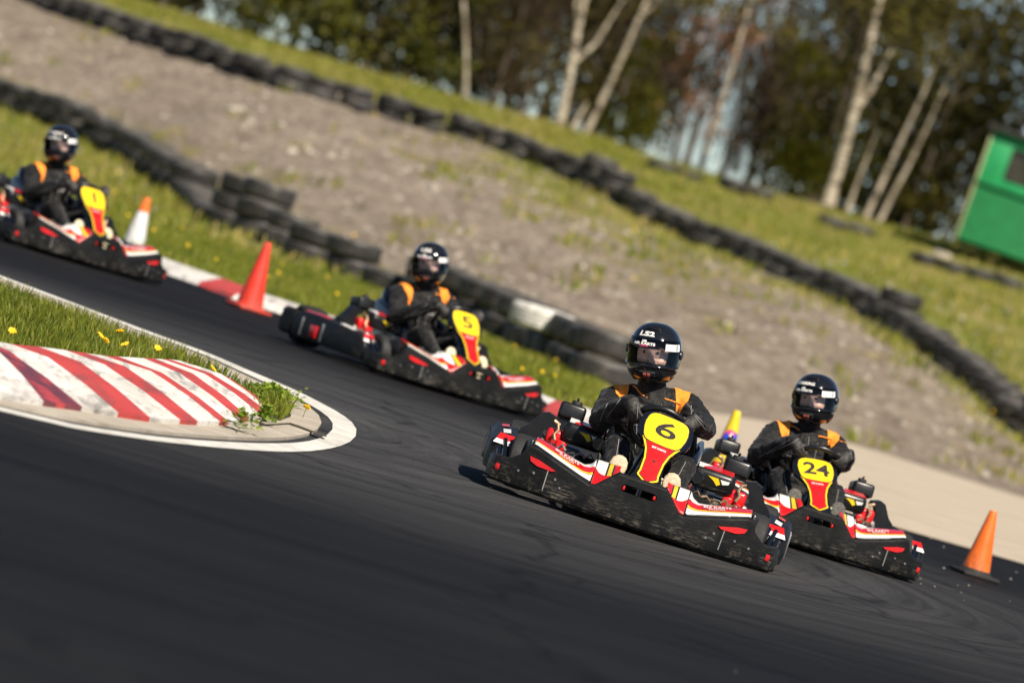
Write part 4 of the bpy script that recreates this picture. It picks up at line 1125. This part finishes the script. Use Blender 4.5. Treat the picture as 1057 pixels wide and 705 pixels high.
# tufts on the bank follow the turf share of the ground
cand = np.stack([nr.uniform(-14, 14, 130000), nr.uniform(60, 124, 130000)], 1)
gg = rbf(WG, cand[:, 0], cand[:, 1]); hh = height(cand[:, 0], cand[:, 1]); roots = []
for (x, y), g, z in zip(cand, gg, hh):
    q = MN.noise(Vector((x * .9, y * .55, 7))) + .5 * MN.noise(Vector((x * 2.6, y * 1.6, 9)))
    if g + q * .95 > .58 and r.random() < .55: roots.append((x, y, float(z), .8 + .5 * q, .62 + .28 * MN.noise(Vector((x * .5, y * .3, 1))) + (.3 if r.random() < .18 else 0)))
blades('bank_grass', roots, .13, .035, GM, 8, .8)

# ---- loose stones
def stones(name, pts, mat_):
    m = MB(); r = random.Random(5)
    for x, y, z, s_ in pts:
        n = 6; a0 = r.uniform(0, 6)
        base = [(x + math.cos(a0 + k * 1.047) * s_ * r.uniform(.7, 1.2), y + math.sin(a0 + k * 1.047) * s_ * r.uniform(.7, 1.2), z - s_ * .3) for k in range(6)]
        up = [(x + (p[0] - x) * .65, y + (p[1] - y) * .65, z + s_ * r.uniform(.35, .7)) for p in base]
        m.add(base + up, [(k, (k + 1) % 6, 6 + (k + 1) % 6, 6 + k) for k in range(6)] + [(6, 7, 8, 9, 10, 11)])
    return tag(m.build(name, mat_, None, 0), kind='stuff')
SM = simple('pale_stone', (.33, .295, .245), .9, var=.4, scale=3)
pts = []
for _ in range(2600):
    x, y = r.uniform(-13, 12), r.uniform(61, 100)
    pts.append((x, y, hz(x, y) if False else None, r.choice((.03, .03, .04, .05, .06)) * r.uniform(.6, 1.2)))
for px, py, d in ((268, 113, 90), (262, 30, 97), (315, 160, 85), (330, 165, 85), (420, 190, 82), (415, 205, 82), (620, 320, 70)):
    q = at(px, py, d)
    for _ in range(2): pts.append((q.x + r.uniform(-.4, .4), q.y + r.uniform(-.5, .5), None, r.uniform(.06, .14)))
hh = height(np.array([p[0] for p in pts]), np.array([p[1] for p in pts]))
stones('loose_stones', [(a, b, float(z), s_) for (a, b, _, s_), z in zip(pts, hh)], SM)
pts = []
for _ in range(26):
    px, py = r.gauss(960, 60), r.gauss(575, 30); q = gnd(px, py)
    pts.append((q.x, q.y, .003, r.uniform(.003, .008)))
stones('gravel_chips', pts, simple('dull_chip', (.22, .20, .17), .9, var=.4))

# ---- dandelions and weeds on the island
fy = simple('dandelion_yellow', (.85, .55, .01), .6, var=.1); fg = simple('stem_green', (.09, .14, .02), .6)
DAND = [(13, 340, 'leftmost dandelion above the dark stained red stripe'), (104, 345, 'upper dandelion of the close pair in the island grass'), (109, 350, 'lower dandelion of the close pair in the island grass'), (124, 341, 'dandelion at the back of the island grass near the white line'), (130, 354, 'dandelion low in the grass just above the striped kerb'), (163, 358, 'small dandelion right of the other island flowers'), (220, 379, 'dandelion beside the last red stripe of the kerb'), (317, 419, 'dandelion alone at the tip of the concrete slab')]
def dandelion():
    root = empty('dandelion'); m = MB()
    for k in range(16):
        a = k * 2.399; rr_ = .004 + .010 * k / 16
        c_ = Vector((math.cos(a) * rr_, math.sin(a) * rr_, .008 - .3 * rr_))
        m.tube([c_ * .3, c_ + Vector((math.cos(a) * .010, math.sin(a) * .010, .002))], [.004, .0035], 5)
    m.lathe([(0, .010), (.010, .008), (.014, 0), (0, -.004)], 10); h = m.build('flower_head', fy, root)
    h.location = (0, 0, .085); h.rotation_euler = (R(35), 0, 0)
    m = MB(); m.tube([(0, .004, -.02), (.003, .002, .04), (0, 0, .085)], .0022, 6); m.build('stem', fg, root); return root
d0 = dandelion()
for i, (px, py, lab) in enumerate(DAND):
    o = d0 if i == 0 else copy_tree(d0)
    p = gnd(px, py, .135 if px < 300 else .07); o.location = (p.x, p.y, .05 if px < 300 else -.015); o.rotation_euler = (0, 0, i * 1.3); o.scale = (.9,) * 3
    tag(o, 'yellow ' + lab, 'flower', 'dandelions on the hairpin island')
wm = grass_mat('weed_leaf', [(.07, .13, .010), (.19, .30, .022), (.36, .42, .06)])
def weed(px, py, spread, n, lab, seed):
    c = gnd(px, py, .05); r = random.Random(seed); vs_ = []; fs = []; sh = []
    for _ in range(n):
        a = r.uniform(0, 6.28); q = abs(r.gauss(0, .5)); x, y = c.x + math.cos(a) * q * spread[0], c.y + math.sin(a) * q * spread[1]
        z = .035 + r.uniform(0, .07) * max(.2, 1 - q * .7); b = r.uniform(0, 6.28); s_ = r.uniform(.016, .034); tl = r.uniform(-.4, .8)
        dv = Vector((math.cos(b), math.sin(b), tl)).normalized(); sd = dv.cross(Vector((0, 0, 1))).normalized() * .45
        p = Vector((x, y, z)); k = len(vs_)
        vs_ += [p, p + (dv * .5 + sd) * s_, p + dv * s_ * 1.3, p + (dv * .5 - sd) * s_]; fs.append((k, k + 1, k + 2, k + 3)); sh += [r.random()] * 4
    for k in range(14):                                                # runners tie the leaves together
        a = k * 2.4; b_ = Vector((c.x + math.cos(a) * spread[0] * 1.3, c.y + math.sin(a) * spread[1] * 1.3, .03)); e_ = len(vs_)
        c0 = Vector((c.x, c.y, .03)); sd = (b_ - c0).cross(Vector((0, 0, 1))).normalized() * .003
        vs_ += [c0 - sd, c0 + sd, b_ + sd, b_ - sd]; fs.append((e_, e_ + 1, e_ + 2, e_ + 3)); sh += [.2] * 4
    me = bpy.data.meshes.new('weed'); me.from_pydata([tuple(v) for v in vs_], [], fs); me.materials.append(wm)
    A = me.attributes.new('shade', 'FLOAT', 'POINT'); A.data.foreach_set('value', sh)
    o = bpy.data.objects.new('weed', me); col.objects.link(o); return tag(o, lab, 'plant', 'weeds on the island slab')
weed(280, 409, (.13, 1.1), 1500, 'bushy green weed growing at the tip of the striped kerb', 1)
weed(248, 436, (.10, .14), 90, 'small straggling weed growing from the slab below the red stripes', 2)
weed(272, 429, (.07, .12), 130, 'low weed patch between the kerb tip and the bare slab', 3)
vs_ = []
m = MB()
for _ in range(60):                                                  # yellow flowers scattered far off
    if r.random() < .45:
        x = r.uniform(-6, .8); y = np.interp(x, BX, BY) + r.uniform(.8, 13)
    else: x, y = r.uniform(-6, 9), r.uniform(66, 104)
    g = float(rbf(WG, np.array([x]), np.array([y]))[0])
    if g < .35 and y > 60: continue
    z = hz(x, y) + .09; s_ = r.uniform(.009, .016) * (1.5 if y > 62 else 1)
    m.lathe([(0, .01), (s_ * .8, .008), (s_, 0), (0, -.01)], 7, M_=Matrix.Translation((x, y, z)) @ Matrix.Rotation(R(40), 4, 'X'))
tag(m.build('wild_flowers', fy, None, 0), kind='stuff')

# ---- tyres
def tyre_mat():
    m, t, p = newmat('old_tyre_rubber'); o = coords(t)
    oi = node(t, 'ShaderNodeObjectInfo')
    n = noise(t, o, 6, 5, .65)
    c = ramp(t, n.outputs[0], [(.3, (.009, .009, .009)), (.55, (.022, .021, .020)), (.8, (.09, .08, .066))]).outputs[0]
    c = mix(t, 1., c, ramp(t, oi.outputs['Random'], [(0, (.45,) * 3), (.6, (1.1,) * 3), (1, (2.4,) * 3)]).outputs[0], 'MULTIPLY')
    ge = node(t, 'ShaderNodeNewGeometry'); sx = node(t, 'ShaderNodeSeparateXYZ'); t.links.new(ge.outputs['Normal'], sx.inputs[0])
    lit_top = mth(t, 'MULTIPLY', ramp(t, sx.outputs[2], [(.35, (0,) * 3), (.8, (1,) * 3)]).outputs[0], ramp(t, n.outputs[0], [(.35, (.25,) * 3), (.6, (.9,) * 3)]).outputs[0])
    c = mix(t, lit_top, c, (.10, .092, .078))  # sunlit tops painted in: upward faces mixed to a dusty grey
    t.links.new(c, p.inputs['Base Color']); p.inputs['Roughness'].default_value = .55; bump(t, p, n.outputs[0], .3, .01); return m
TM = tyre_mat(); TWm = paint_mat('white_tyre_paint', (.66, .65, .60), (.12, .11, .1), .60)
def tyre_mesh(Rr, W):
    h = W / 2; m = MB(); prof = []
    prof += [(Rr * .62, -h * .78), (Rr * .70, -h * .98), (Rr * .86, -h), (Rr * .95, -h * .88)]
    z = -h * .74
    prof += [(Rr * .985, -h * .72)]
    for g in (-.42, 0., .42): prof += [(Rr, h * (g - .10)), (Rr * .965, h * (g - .055)), (Rr * .965, h * (g + .055)), (Rr, h * (g + .10))]
    prof += [(Rr * .985, h * .72), (Rr * .95, h * .88), (Rr * .86, h), (Rr * .70, h * .98), (Rr * .62, h * .78), (Rr * .66, h * .5), (Rr * .90, h * .45), (Rr * .90, -h * .45), (Rr * .66, -h * .5)]
    m.lathe([(a, b + h) for a, b in prof], 28, closed=True); return m
TY = [tyre_mesh(.315, .205).mesh('tyre', TM, 35), tyre_mesh(.30, .185).mesh('tyre', TM, 35), tyre_mesh(.33, .225).mesh('tyre', TM, 35)]
TYW = tyre_mesh(.315, .21).mesh('tyre', TWm, 35)
HT = [.205, .185, .225]
def tyre(x, y, z, lab, group, k=None, mesh=None, tilt=.05, rot=None):
    k = rnd.choice((0, 0, 1, 2)) if k is None else k
    o = bpy.data.objects.new('tyre', mesh or TY[k]); col.objects.link(o)
    o.location = (x, y, z); o.rotation_euler = rot or (rnd.uniform(-tilt, tilt), rnd.uniform(-tilt, tilt), rnd.uniform(0, 6.28))
    tag(o, lab, 'tyre', group); return HT[k]
def walk(P, step):
    out = []; rest = 0.
    for a, b in zip(P[:-1], P[1:]):
        d = math.hypot(b.x - a.x, b.y - a.y); t = rest
        while t < d: out.append(a.lerp(b, t / d)); t += step
        rest = t - d
    return out
def line_at(L_): return [at(a, b, d) for a, b, d in L_]
near = walk(line_at([(-60, 86, 91), (20, 120, 88.5), (120, 168, 84), (180, 203, 78), (226, 240, 70)]), .68)
for i, p in enumerate(near):
    z = hz(p.x, p.y) - .02; n = 2 if p.x < -4.6 else 1
    for k in range(n): z += tyre(p.x + rnd.uniform(-.05, .05), p.y + rnd.uniform(-.1, .1), z, 'dark tyre in the row on the grass behind the farthest kart', 'tyres in the row behind the farthest kart')
# the leaning stacks in the middle, told apart one by one
MID = [(236, 247, 69.5, 3, 'tall three-tyre stack left of the red cone'), (262, 254, 67.5, 3, 'narrow stack just right of the tall three-tyre stack'), (291, 266, 65.5, 2, 'stack above the tip of the red cone'), (317, 278, 63.5, 2, 'stack just right of the red cone tip'), (357, 294, 61.5, 2, 'squat two-tyre stack right of the red cone'), (400, 306, 60, 1, 'single tyre left of the helmet of the middle driver')]
ORD = ['bottom', 'second', 'top']
for px, py, d, n, lab in MID:
    p = at(px, py, d); z = hz(p.x, p.y) - .02
    for k in range(n):
        q = ORD[k] if n == 3 else ('bottom', 'top')[k]
        z += tyre(p.x + rnd.uniform(-.03, .03), p.y + rnd.uniform(-.03, .03), z, ('dark ' + lab) if n == 1 else f'{q} dark tyre of the {lab}', 'tyre stacks beside the red cone', k=2 if n == 3 else 0, tilt=.03)
right = walk(line_at([(440, 322, 59.5), (510, 348, 58), (560, 375, 55.5), (600, 395, 52), (628, 408, 50)]), .70)
for i, p in enumerate(right):
    z = hz(p.x, p.y) - .02
    for k in range(2):
        z += tyre(p.x + rnd.uniform(-.05, .05), p.y + rnd.uniform(-.05, .05), z, 'dark tyre in the two-high wall behind the middle kart', 'tyres in the wall behind the middle kart', k=2, tilt=.06)
p = at(553, 352, 53.2); tyre(p.x, p.y, hz(p.x, p.y) + .24, 'white painted tyre on the wall behind the middle kart', 'tyres in the wall behind the middle kart', 0, TYW, rot=(.02, .0, 0))
far = walk(line_at([(-70, -30, 107), (50, 14, 104), (200, 61, 98), (300, 97, 95), (400, 128, 96), (500, 152, 97), (600, 194, 95), (700, 246, 92), (800, 284, 88), (900, 327, 84), (980, 391, 79), (1050, 463, 73.5), (1110, 508, 71.5)]), .71)
for i, p in enumerate(far):
    z = hz(p.x, p.y) - .03; left = p.x < -2.2
    for k in range(3):
        if k == 2 and (left or rnd.random() < .8): continue
        
        z += tyre(p.x + rnd.uniform(-.06, .06), p.y + rnd.uniform(-.09, .09), z, 'dark tyre in the long barrier below the trees, left half' if left else 'dark tyre in the long barrier across the grass slope, right half', 'tyres of the long barrier across the bank', tilt=.07)
for px, py, d, n, lab in ((690, 200, 112, 2, 'half sunk in the grass left of the tree gap'), (765, 214, 111, 2, 'lying on the crest beside the birch trunks'), (870, 246, 108, 2, 'lying in the grass below the leaning birch'), (1000, 272, 104, 4, 'lying in the strip below the green hut')):
    c = at(px, py, d)
    for k in range(n):
        x, y = c.x + (k - (n - 1) / 2) * .52, c.y + rnd.uniform(-.1, .1)
        tyre(x, y, hz(x, y) - (.04 if px != 765 else -.04), 'dark tyre ' + lab, 'tyres scattered on the grass crest', tilt=.12)

# ---- traffic cones
def cone(name, h, r0, r1, mats, bands, base, lab, cat='traffic cone', square=True):
    root = empty(name); tag(root, lab, cat, 'traffic cones round the track')
    m = MB(); prof = [(r0 * 1.0, .02), (r0 * .97, .035)]; n = 10
    prof = [(r0 + (r1 - r0) * t, .025 + (h - .025) * t) for t in np.linspace(0, 1, 13)]
    prof += [(r1 * .9, h + .004), (r1 * .55, h), (r1 * .5, h - .03)]
    m.lathe(prof, 28, closed=False); m.build('cone_body', mats[0], root, 50)
    for (a, b, mm, nm) in bands:
        q = MB(); q.lathe([(r0 + (r1 - r0) * t + .003, .025 + (h - .025) * t) for t in np.linspace(a, b, 5)], 28); q.build(nm, mm, root, 50)
    m = MB()
    if square:
        m.rbox((0, 0, .0125), (base, base, .025), .012); m.lathe([(r0 * 1.18, .024), (r0 * 1.05, .036), (r0 * .98, .045)], 24)
    else: m.lathe([(0, 0), (base / 2, 0), (base / 2, .02), (r0, .03)], 24)
    m.build('cone_base', mats[1], root, 40); return root
c = cone('traffic_cone', .50, .10, .024, (MT['cone_red'], MT['cone_red']), [], .27, 'plain red traffic cone standing at the red and white far kerb')
p = gnd(256, 320); c.location = (p.x, p.y, .002); c.rotation_euler = (0, 0, .5)
c = cone('traffic_cone', .385, .085, .022, (MT['cone_orange'], MT['matte']), [], .235, 'orange traffic cone on a black base at the right edge of the tarmac')
p = gnd(1005, 595); c.location = (p.x, p.y, .002); c.rotation_euler = (0, 0, .35)
c = cone('traffic_cone', .43, .092, .027, (MT['cone_orange'], MT['matte']), [(.02, .72, MT['cone_white'], 'white_sleeve')], .30, 'orange and white traffic cone on the grass behind the farthest kart')
p = at(135, 262, 46.6); c.location = (p.x, p.y, hz(p.x, p.y) - .01)
c = cone('traffic_cone', .44, .085, .024, (MT['cone_yellow'], MT['cone_orange']), [(.0, .10, MT['cone_orange'], 'orange_band')], .26, 'yellow traffic cone with a blue and pink roundel between the two leading karts')
p = gnd(739, 497); c.location = (p.x, p.y, .012)
def on_cone(a, z):                                                      # a: arc metres round the front
    h, r0, r1 = .44, .085, .024; t = (z - .025) / (h - .025); rr_ = r0 + (r1 - r0) * t + .004
    return Vector((rr_ * math.sin(a / rr_), -rr_ * math.cos(a / rr_), z))
def disc(name, mm, fn, k):
    m = MB(); n = 24; vs_ = [on_cone(*fn(0, 0))] ; 
    for ring in range(1, 5):
        for i in range(n): vs_.append(on_cone(*fn(ring / 4, 2 * math.pi * i / n)))
    fs = [(0, 1 + i, 1 + (i + 1) % n) for i in range(n)]
    for ring in range(3):
        for i in range(n): fs.append((1 + ring * n + i, 1 + ring * n + (i + 1) % n, 1 + (ring + 1) * n + (i + 1) % n, 1 + (ring + 1) * n + i))
    vs_ = [Vector((v.x * (1 + k), v.y * (1 + k), v.z)) for v in vs_]
    m.add(vs_, fs); m.build(name, mm, c, 50)
cz = .262
disc('roundel', MT['pink'], lambda q, a: ((.052) * q * math.cos(a), cz + .060 * q * math.sin(a)), .0)
disc('roundel_patch', MT['blue'], lambda q, a: (-.024 + .022 * q * math.cos(a), cz - .004 + .04 * q * math.sin(a)), .02)
disc('roundel_patch', MT['blue'], lambda q, a: (.036 + .016 * q * math.cos(a), cz + .012 + .036 * q * math.sin(a)), .02)
disc('roundel_patch', MT['cone_white'], lambda q, a: (.006 + .010 * q * math.cos(a), cz + .012 + .034 * q * math.sin(a)), .02)

# ---- green hut
def boards_mat():
    m, t, p = newmat('green_boards'); o = coords(t)
    n = noise(t, coords(t, 'Object', (1, 1, 6)), 3, 5, .6)
    c = ramp(t, n.outputs[0], [(.3, (.005, .125, .034)), (.7, (.010, .215, .062))]).outputs[0]
    k = ramp(t, noise(t, o, 5, 6, .7).outputs[0], [(.66, (0,) * 3), (.74, (.5,) * 3)]).outputs[0]
    t.links.new(mix(t, k, c, (.30, .34, .22)), p.inputs['Base Color']); p.inputs['Roughness'].default_value = .55; return m
GB = boards_mat(); DK = simple('dark_shaded_timber', (.02, .018, .015), .8, var=.3)
PF = simple('weathered_pale_frame', (.30, .30, .16), .7, var=.3)
hut = empty('wooden_hut'); tag(hut, 'green boarded wooden hut with an open window hatch at the right edge', 'hut')
q = at(986, 246, 108); hut.location = (q.x, q.y, max(hz(q.x, q.y) + .02, q.z)); hut.rotation_euler = (0, R(2.5), R(-4))
W_, H_, D_ = 3.6, 2.22, 2.2
m = MB()
for k in range(7): m.rbox((W_ / 2, .02 - .004 * (k % 2), .10 + .155 * k), (W_, .04, .150), .006)
m.build('lower_boards', GB, hut)
m = MB()
z0, z1 = 1.18, H_
m.rbox((.24, .01, (z0 + z1) / 2), (.48, .05, z1 - z0), .004); m.rbox((2.63, .01, (z0 + z1) / 2), (1.94, .05, z1 - z0), .004)
m.rbox((1.07, .008, z1 - .13), (1.2, .046, .26), .004); m.rbox((1.07, .008, z0 + .10), (1.2, .046, .2), .004)
m.build('upper_panel', simple('bright_green_paint', (.010, .255, .08), .5, var=.15, scale=3), hut)
m = MB(); m.rbox((W_ / 2, -.02, 1.17), (W_ + .06, .10, .035), .005); m.build('ledge', GB, hut)
m = MB()
for (x, z, sx, sz) in ((.50, 1.67, .05, .6), (1.64, 1.67, .05, .6), (1.07, 1.955, 1.14, .04), (1.07, 1.375, 1.14, .04)): m.rbox((x, -.012, z), (sx, .05, sz), .004)
m.build('window_frame', DK, hut)
m = MB(); m.rbox((1.07, .05, 1.66), (1.1, .01, .56), 0); m.build('window_pane', simple('dark_window', (.035, .030, .018), .12, var=.5, scale=2), hut)
m = MB(); m.rbox((.0, -.01, H_ / 2), (.05, .06, H_), .004); m.build('corner_post', PF, hut)
m = MB(); m.rbox((-.03, D_ / 2 + .02, H_ / 2 + .02), (.05, D_, H_ + .1), .004); m.rbox((W_, D_ / 2 + .02, H_ / 2), (.05, D_, H_), .004); m.rbox((W_ / 2, D_, H_ / 2), (W_, .05, H_), .004); m.build('side_wall', DK, hut)  # shade on the hut's side painted in as a near-black wall colour
m = MB(); m.rbox((W_ / 2, D_ / 2 - .05, H_ + .06), (W_ + .25, D_ + .25, .07), .01, rot=(R(3), 0, 0)); m.build('roof', DK, hut)
pts = []
for _ in range(10):
    a = at(r.uniform(968, 986), r.uniform(247, 254), 107.5); pts.append((a.x, a.y, hz(a.x, a.y), r.uniform(.05, .14)))
stones('rubble', pts, SM)

# ---- trees
def bark_mat():
    m, t, p = newmat('birch_bark'); o = coords(t)
    n = noise(t, coords(t, 'Object', (1.2, 1.2, 5)), 2.2, 5, .65); n2 = noise(t, o, 1.3, 3)
    c = ramp(t, n.outputs[0], [(.40, (.045, .036, .028)), (.49, (.36, .31, .23)), (.78, (.58, .52, .42))]).outputs[0]
    c = mix(t, ramp(t, n2.outputs[0], [(.45, (0,) * 3), (.65, (.6,) * 3)]).outputs[0], c, (.13, .095, .05))
    t.links.new(c, p.inputs['Base Color']); p.inputs['Roughness'].default_value = .85; bump(t, p, n.outputs[0], .5, .03); return m
BK = bark_mat(); DB = simple('dark_bark', (.06, .045, .032), .9, var=.5, scale=4, bmp=.5)
def leaf_mats(name, cols): return grass_mat(name, cols)
LM = {'dark': leaf_mats('evergreen_leaf', [(.014, .015, .005), (.032, .032, .008), (.06, .055, .012)]),
      'olive': leaf_mats('olive_leaf', [(.025, .022, .006), (.065, .055, .010), (.125, .105, .015)]),
      'spring': leaf_mats('spring_leaf', [(.045, .05, .006), (.095, .10, .010), (.17, .16, .016)]),
      'brown': leaf_mats('bare_twig', [(.035, .024, .016), (.075, .05, .032), (.13, .09, .06)]),
      'rust': leaf_mats('rust_leaf', [(.14, .07, .04), (.30, .15, .09), (.42, .25, .17)])}
def crown_mesh(name, lm, n, zr, rad, leaf, seed, holes=.25, clump=9):
    r = random.Random(seed); vs_ = []; fs = []; sh = []
    C_ = []
    for _ in range(clump):
        a = r.uniform(0, 6.28); z = r.uniform(*zr); t = (z - zr[0]) / (zr[1] - zr[0]); k = rad * (.95 - .5 * abs(t - .4)) * math.sqrt(r.random())
        C_.append((math.cos(a) * k, math.sin(a) * k, z, rad * r.uniform(.22, .5), r.uniform(.0, 1)))
    for _ in range(n):
        c_ = r.choice(C_); d = Vector((r.gauss(0, 1), r.gauss(0, 1), r.gauss(0, .8))) * c_[3] * .62
        p = Vector(c_[:3]) + d; s_ = leaf * r.uniform(.5, 1.5)
        if p.z < .0: continue
        a = Vector((r.gauss(0, 1), r.gauss(0, 1), r.gauss(0, 1))).normalized(); b = a.orthogonal().normalized(); 
        k = len(vs_); vs_ += [p, p + (a * .5 + b * .4) * s_, p + a * s_, p + (a * .5 - b * .4) * s_]; fs.append((k, k + 1, k + 2, k + 3)); sh += [min(1, max(0, c_[4] * .7 + r.uniform(0, .4)))] * 4
    me = bpy.data.meshes.new(name); me.from_pydata([tuple(v) for v in vs_], [], fs); me.materials.append(lm)
    A = me.attributes.new('shade', 'FLOAT', 'POINT'); A.data.foreach_set('value', sh); return me
def twig_mesh(name, lm, n, h, spread, seed):
    """bare branches: many thin leaning shoots that fork"""
    r = random.Random(seed); m = MB()
    for _ in range(n):
        a = r.uniform(0, 6.28); q = r.uniform(0, spread * .35); p = Vector((math.cos(a) * q, math.sin(a) * q, r.uniform(0, h * .5)))
        d = Vector((math.cos(a) * r.uniform(.05, .5), math.sin(a) * r.uniform(.05, .5), 1)).normalized(); P = [p]
        L_ = r.uniform(.25, .6) * h
        for k in range(5):
            d = (d + Vector((r.gauss(0, .14), r.gauss(0, .14), .05))).normalized(); P.append(P[-1] + d * L_ / 5)
        w0 = r.uniform(.012, .035); m.tube(P, [w0 * (1 - .16 * k) for k in range(6)], 4)
    me = m.mesh(name, lm, 0); A = me.attributes.new('shade', 'FLOAT', 'POINT'); A.data.foreach_set('value', [r.random() for _ in range(len(me.vertices))]); return me
CR = {'dark': [crown_mesh('crown', LM['dark'], 2500, (.3, 7.5), 2.3, .20, 11 + k, clump=22) for k in range(3)],
      'olive': [crown_mesh('crown', LM['olive'], 1500, (.6, 7.5), 2.2, .16, 21 + k, clump=20) for k in range(3)],
      'spring': [crown_mesh('crown', LM['spring'], 1100, (.3, 3.2), 1.2, .14, 31 + k, clump=10) for k in range(2)],
      'rust': [crown_mesh('crown', LM['rust'], 620, (.4, 5.2), 1.1, .13, 41, clump=14)],
      'twig': [twig_mesh('crown', LM['brown'], 46, 7.0, 2.4, 61 + k) for k in range(2)],
      'brown': [twig_mesh('crown', LM['brown'], 130, 7.0, 2.6, 51 + k) for k in range(3)]}
def trunk(mb, p, d, L_, r0, seed, n=9):
    r = random.Random(seed); P = [Vector(p) - Vector((0, 0, .2))]; d = Vector(d).normalized()
    for k in range(10):
        P.append(P[-1] + d * L_ / 10); d = (d + Vector((r.gauss(0, .035), r.gauss(0, .035), .012))).normalized()
    rr_ = [r0 * (1.35 if k == 0 else 1.0) * (1 - .075 * k) for k in range(11)]; mb.tube(P, rr_, n); return P, rr_
trunk_me = {}
def back_tree(x, y, kind, lab, s_=1., seed=0):
    root = empty('tree', (x, y, hz(x, y) - .05), (0, 0, rnd.uniform(0, 6.28))); root.scale = (s_, s_, s_ * rnd.uniform(.9, 1.15))
    tag(root, lab, 'tree', 'trees of the wood behind the bank')
    key = (kind, seed % 2)
    if key not in trunk_me:
        m = MB(); P, q = trunk(m, (0, 0, 0), (rnd.uniform(-.1, .1), rnd.uniform(-.1, .1), 1), 6.5, .09 if kind != 'spring' else .04, seed)
        for k in (3, 4, 5, 6, 7):
            a = k * 2.4; m.tube([P[k], P[k] + Vector((math.cos(a) * .6, math.sin(a) * .6, .6)), P[k] + Vector((math.cos(a) * 1.2, math.sin(a) * 1.2, 1.5))], [.04, .03, .012], 6)
        trunk_me[key] = m.mesh('trunk', DB, 50)
    if kind not in ('spring',):
        o = bpy.data.objects.new('trunk', trunk_me[key]); col.objects.link(o); o.parent = root
    o = bpy.data.objects.new('crown', CR[kind][seed % len(CR[kind])]); col.objects.link(o); o.parent = root
    return root
LAB = {'dark': 'dark evergreen tree in the wood behind the bank', 'olive': 'olive leaved tree in the wood behind the bank', 'spring': 'low yellow green bush at the foot of the wood', 'rust': 'sparse pinkish brown tree in the gap of the wood', 'twig': 'sparse leafless tree against the sky in the gap of the wood', 'brown': 'bare brown tree with thin upright branches in the wood'}
TREES = []
def T_(px, d, kind, s_=1.): TREES.append((px, d, kind, s_))
for px, d, k, s_ in [(-60, 130, 'dark', 1.1), (-20, 136, 'olive', 1), (20, 129, 'dark', 1), (60, 140, 'dark', 1.1), (95, 131, 'olive', 1), (130, 138, 'dark', 1), (165, 130, 'olive', .9), (200, 142, 'dark', 1.1), (262, 134, 'olive', 1), (340, 136, 'olive', 1.05), (375, 130, 'dark', .95), (415, 138, 'dark', 1.1), (440, 131, 'olive', .9), (505, 136, 'brown', 1), (535, 138, 'olive', 1), (556, 142, 'olive', 1.1), (590, 138, 'olive', .95), (612, 150, 'dark', 1.1), (645, 144, 'brown', 1), (520, 150, 'dark', 1.1), (300, 134, 'olive', 1), (330, 142, 'dark', 1.1), (985, 140, 'olive', 1.1), (815, 150, 'dark', 1), (470, 144, 'dark', 1), (600, 146, 'brown', 1), (628, 136, 'olive', .9), 
    (705, 134, 'rust', 1), (722, 140, 'rust', .8), (742, 139, 'twig', 1), (768, 146, 'twig', 1), (695, 148, 'twig', 1), (785, 138, 'twig', .9), (770, 142, 'brown', .8), (815, 140, 'olive', .95), (835, 134, 'olive', .9), (868, 140, 'dark', 1), (905, 136, 'dark', .95), (930, 130, 'olive', .9), (955, 140, 'brown', 1), (1020, 130, 'dark', 1.1), (1060, 136, 'olive', 1.1), (1100, 131, 'dark', 1.1), (1140, 138, 'olive', 1.1),
    (250, 152, 'brown', 1.1), (900, 152, 'olive', 1.2), (840, 160, 'dark', 1.2), (420, 160, 'olive', 1.2), (100, 156, 'dark', 1.3), (580, 160, 'olive', 1.2)]: T_(px, d, k, s_)
for px, d, s_ in ((258, 126, .7), (330, 127, 1), (640, 127, .6), (812, 128, 1.1), (835, 130, 1), (655, 129, .8), (440, 128, .8)): T_(px, d, 'spring', s_)
for i, (px, d, k, s_) in enumerate(TREES):
    # foot of the wood runs level with the tree line of the picture
    py = 106 + (px - 480) * .3057; c_ = at(px, py, d)
    back_tree(c_.x, c_.y, k, LAB[k], s_, i)
def birch(px, py, d, stems, lab, leaves=None):
    c_ = at(px, py, d); root = empty('birch_tree', (c_.x, c_.y, hz(c_.x, c_.y))); tag(root, lab, 'tree', 'birches at the edge of the wood')
    for i, (dx, dirx, L_, r0, forks) in enumerate(stems):
        m = MB(); P, q = trunk(m, (dx, 0, 0), (dirx, .05, 1), L_, r0, int(px) + i, 12)
        for (k, fx, fl) in forks:
            m.tube([P[k], P[k] + Vector((fx * .3, .05, .35)) * fl, P[k] + Vector((fx * .55, .0, 1.0)) * fl], [q[k] * .75, q[k] * .6, q[k] * .3], 8)
        m.build('trunk', BK, root, 50)
    cm = bpy.data.objects.new('crown', CR['olive'][int(px) % 3]); col.objects.link(cm); cm.parent = root; cm.location = (stems[0][1] * 5, .6, 2.9); cm.scale = (.9, .9, .7)
    return root
birch(577, 134, 124, [(0, -.07, 8, .095, [(2, .7, 1.7), (3, -.5, 1.2)])], 'pale forked birch, left of the leaning pair, at the wood edge')
birch(602, 140, 124, [(0, .17, 7.5, .07, [(4, .7, 1.2)]), (-.32, .24, .9, .10, [])], 'slanting birch with a short stump beside it')
birch(852, 221, 120, [(0, -.02, 8, .135, [(3, .45, 1.5), (6, .5, 1.3)]), (.42, .06, 2.2, .06, [])], 'tall pale birch with the thickest trunk, right of the gap')
birch(892, 222, 121, [(0, .14, 5.0, .07, []), (.28, .20, 4.0, .065, [])], 'twin stemmed birch leaning right near the green hut')
birch(482, 108, 124, [(0, -.28, 7, .05, [])], 'thin lone birch leaning left above the tyre barrier')
birch(722, 178, 128, [(0, .02, 8, .06, [(5, .4, 1.2)])], 'thin birch standing in the sky gap of the wood')
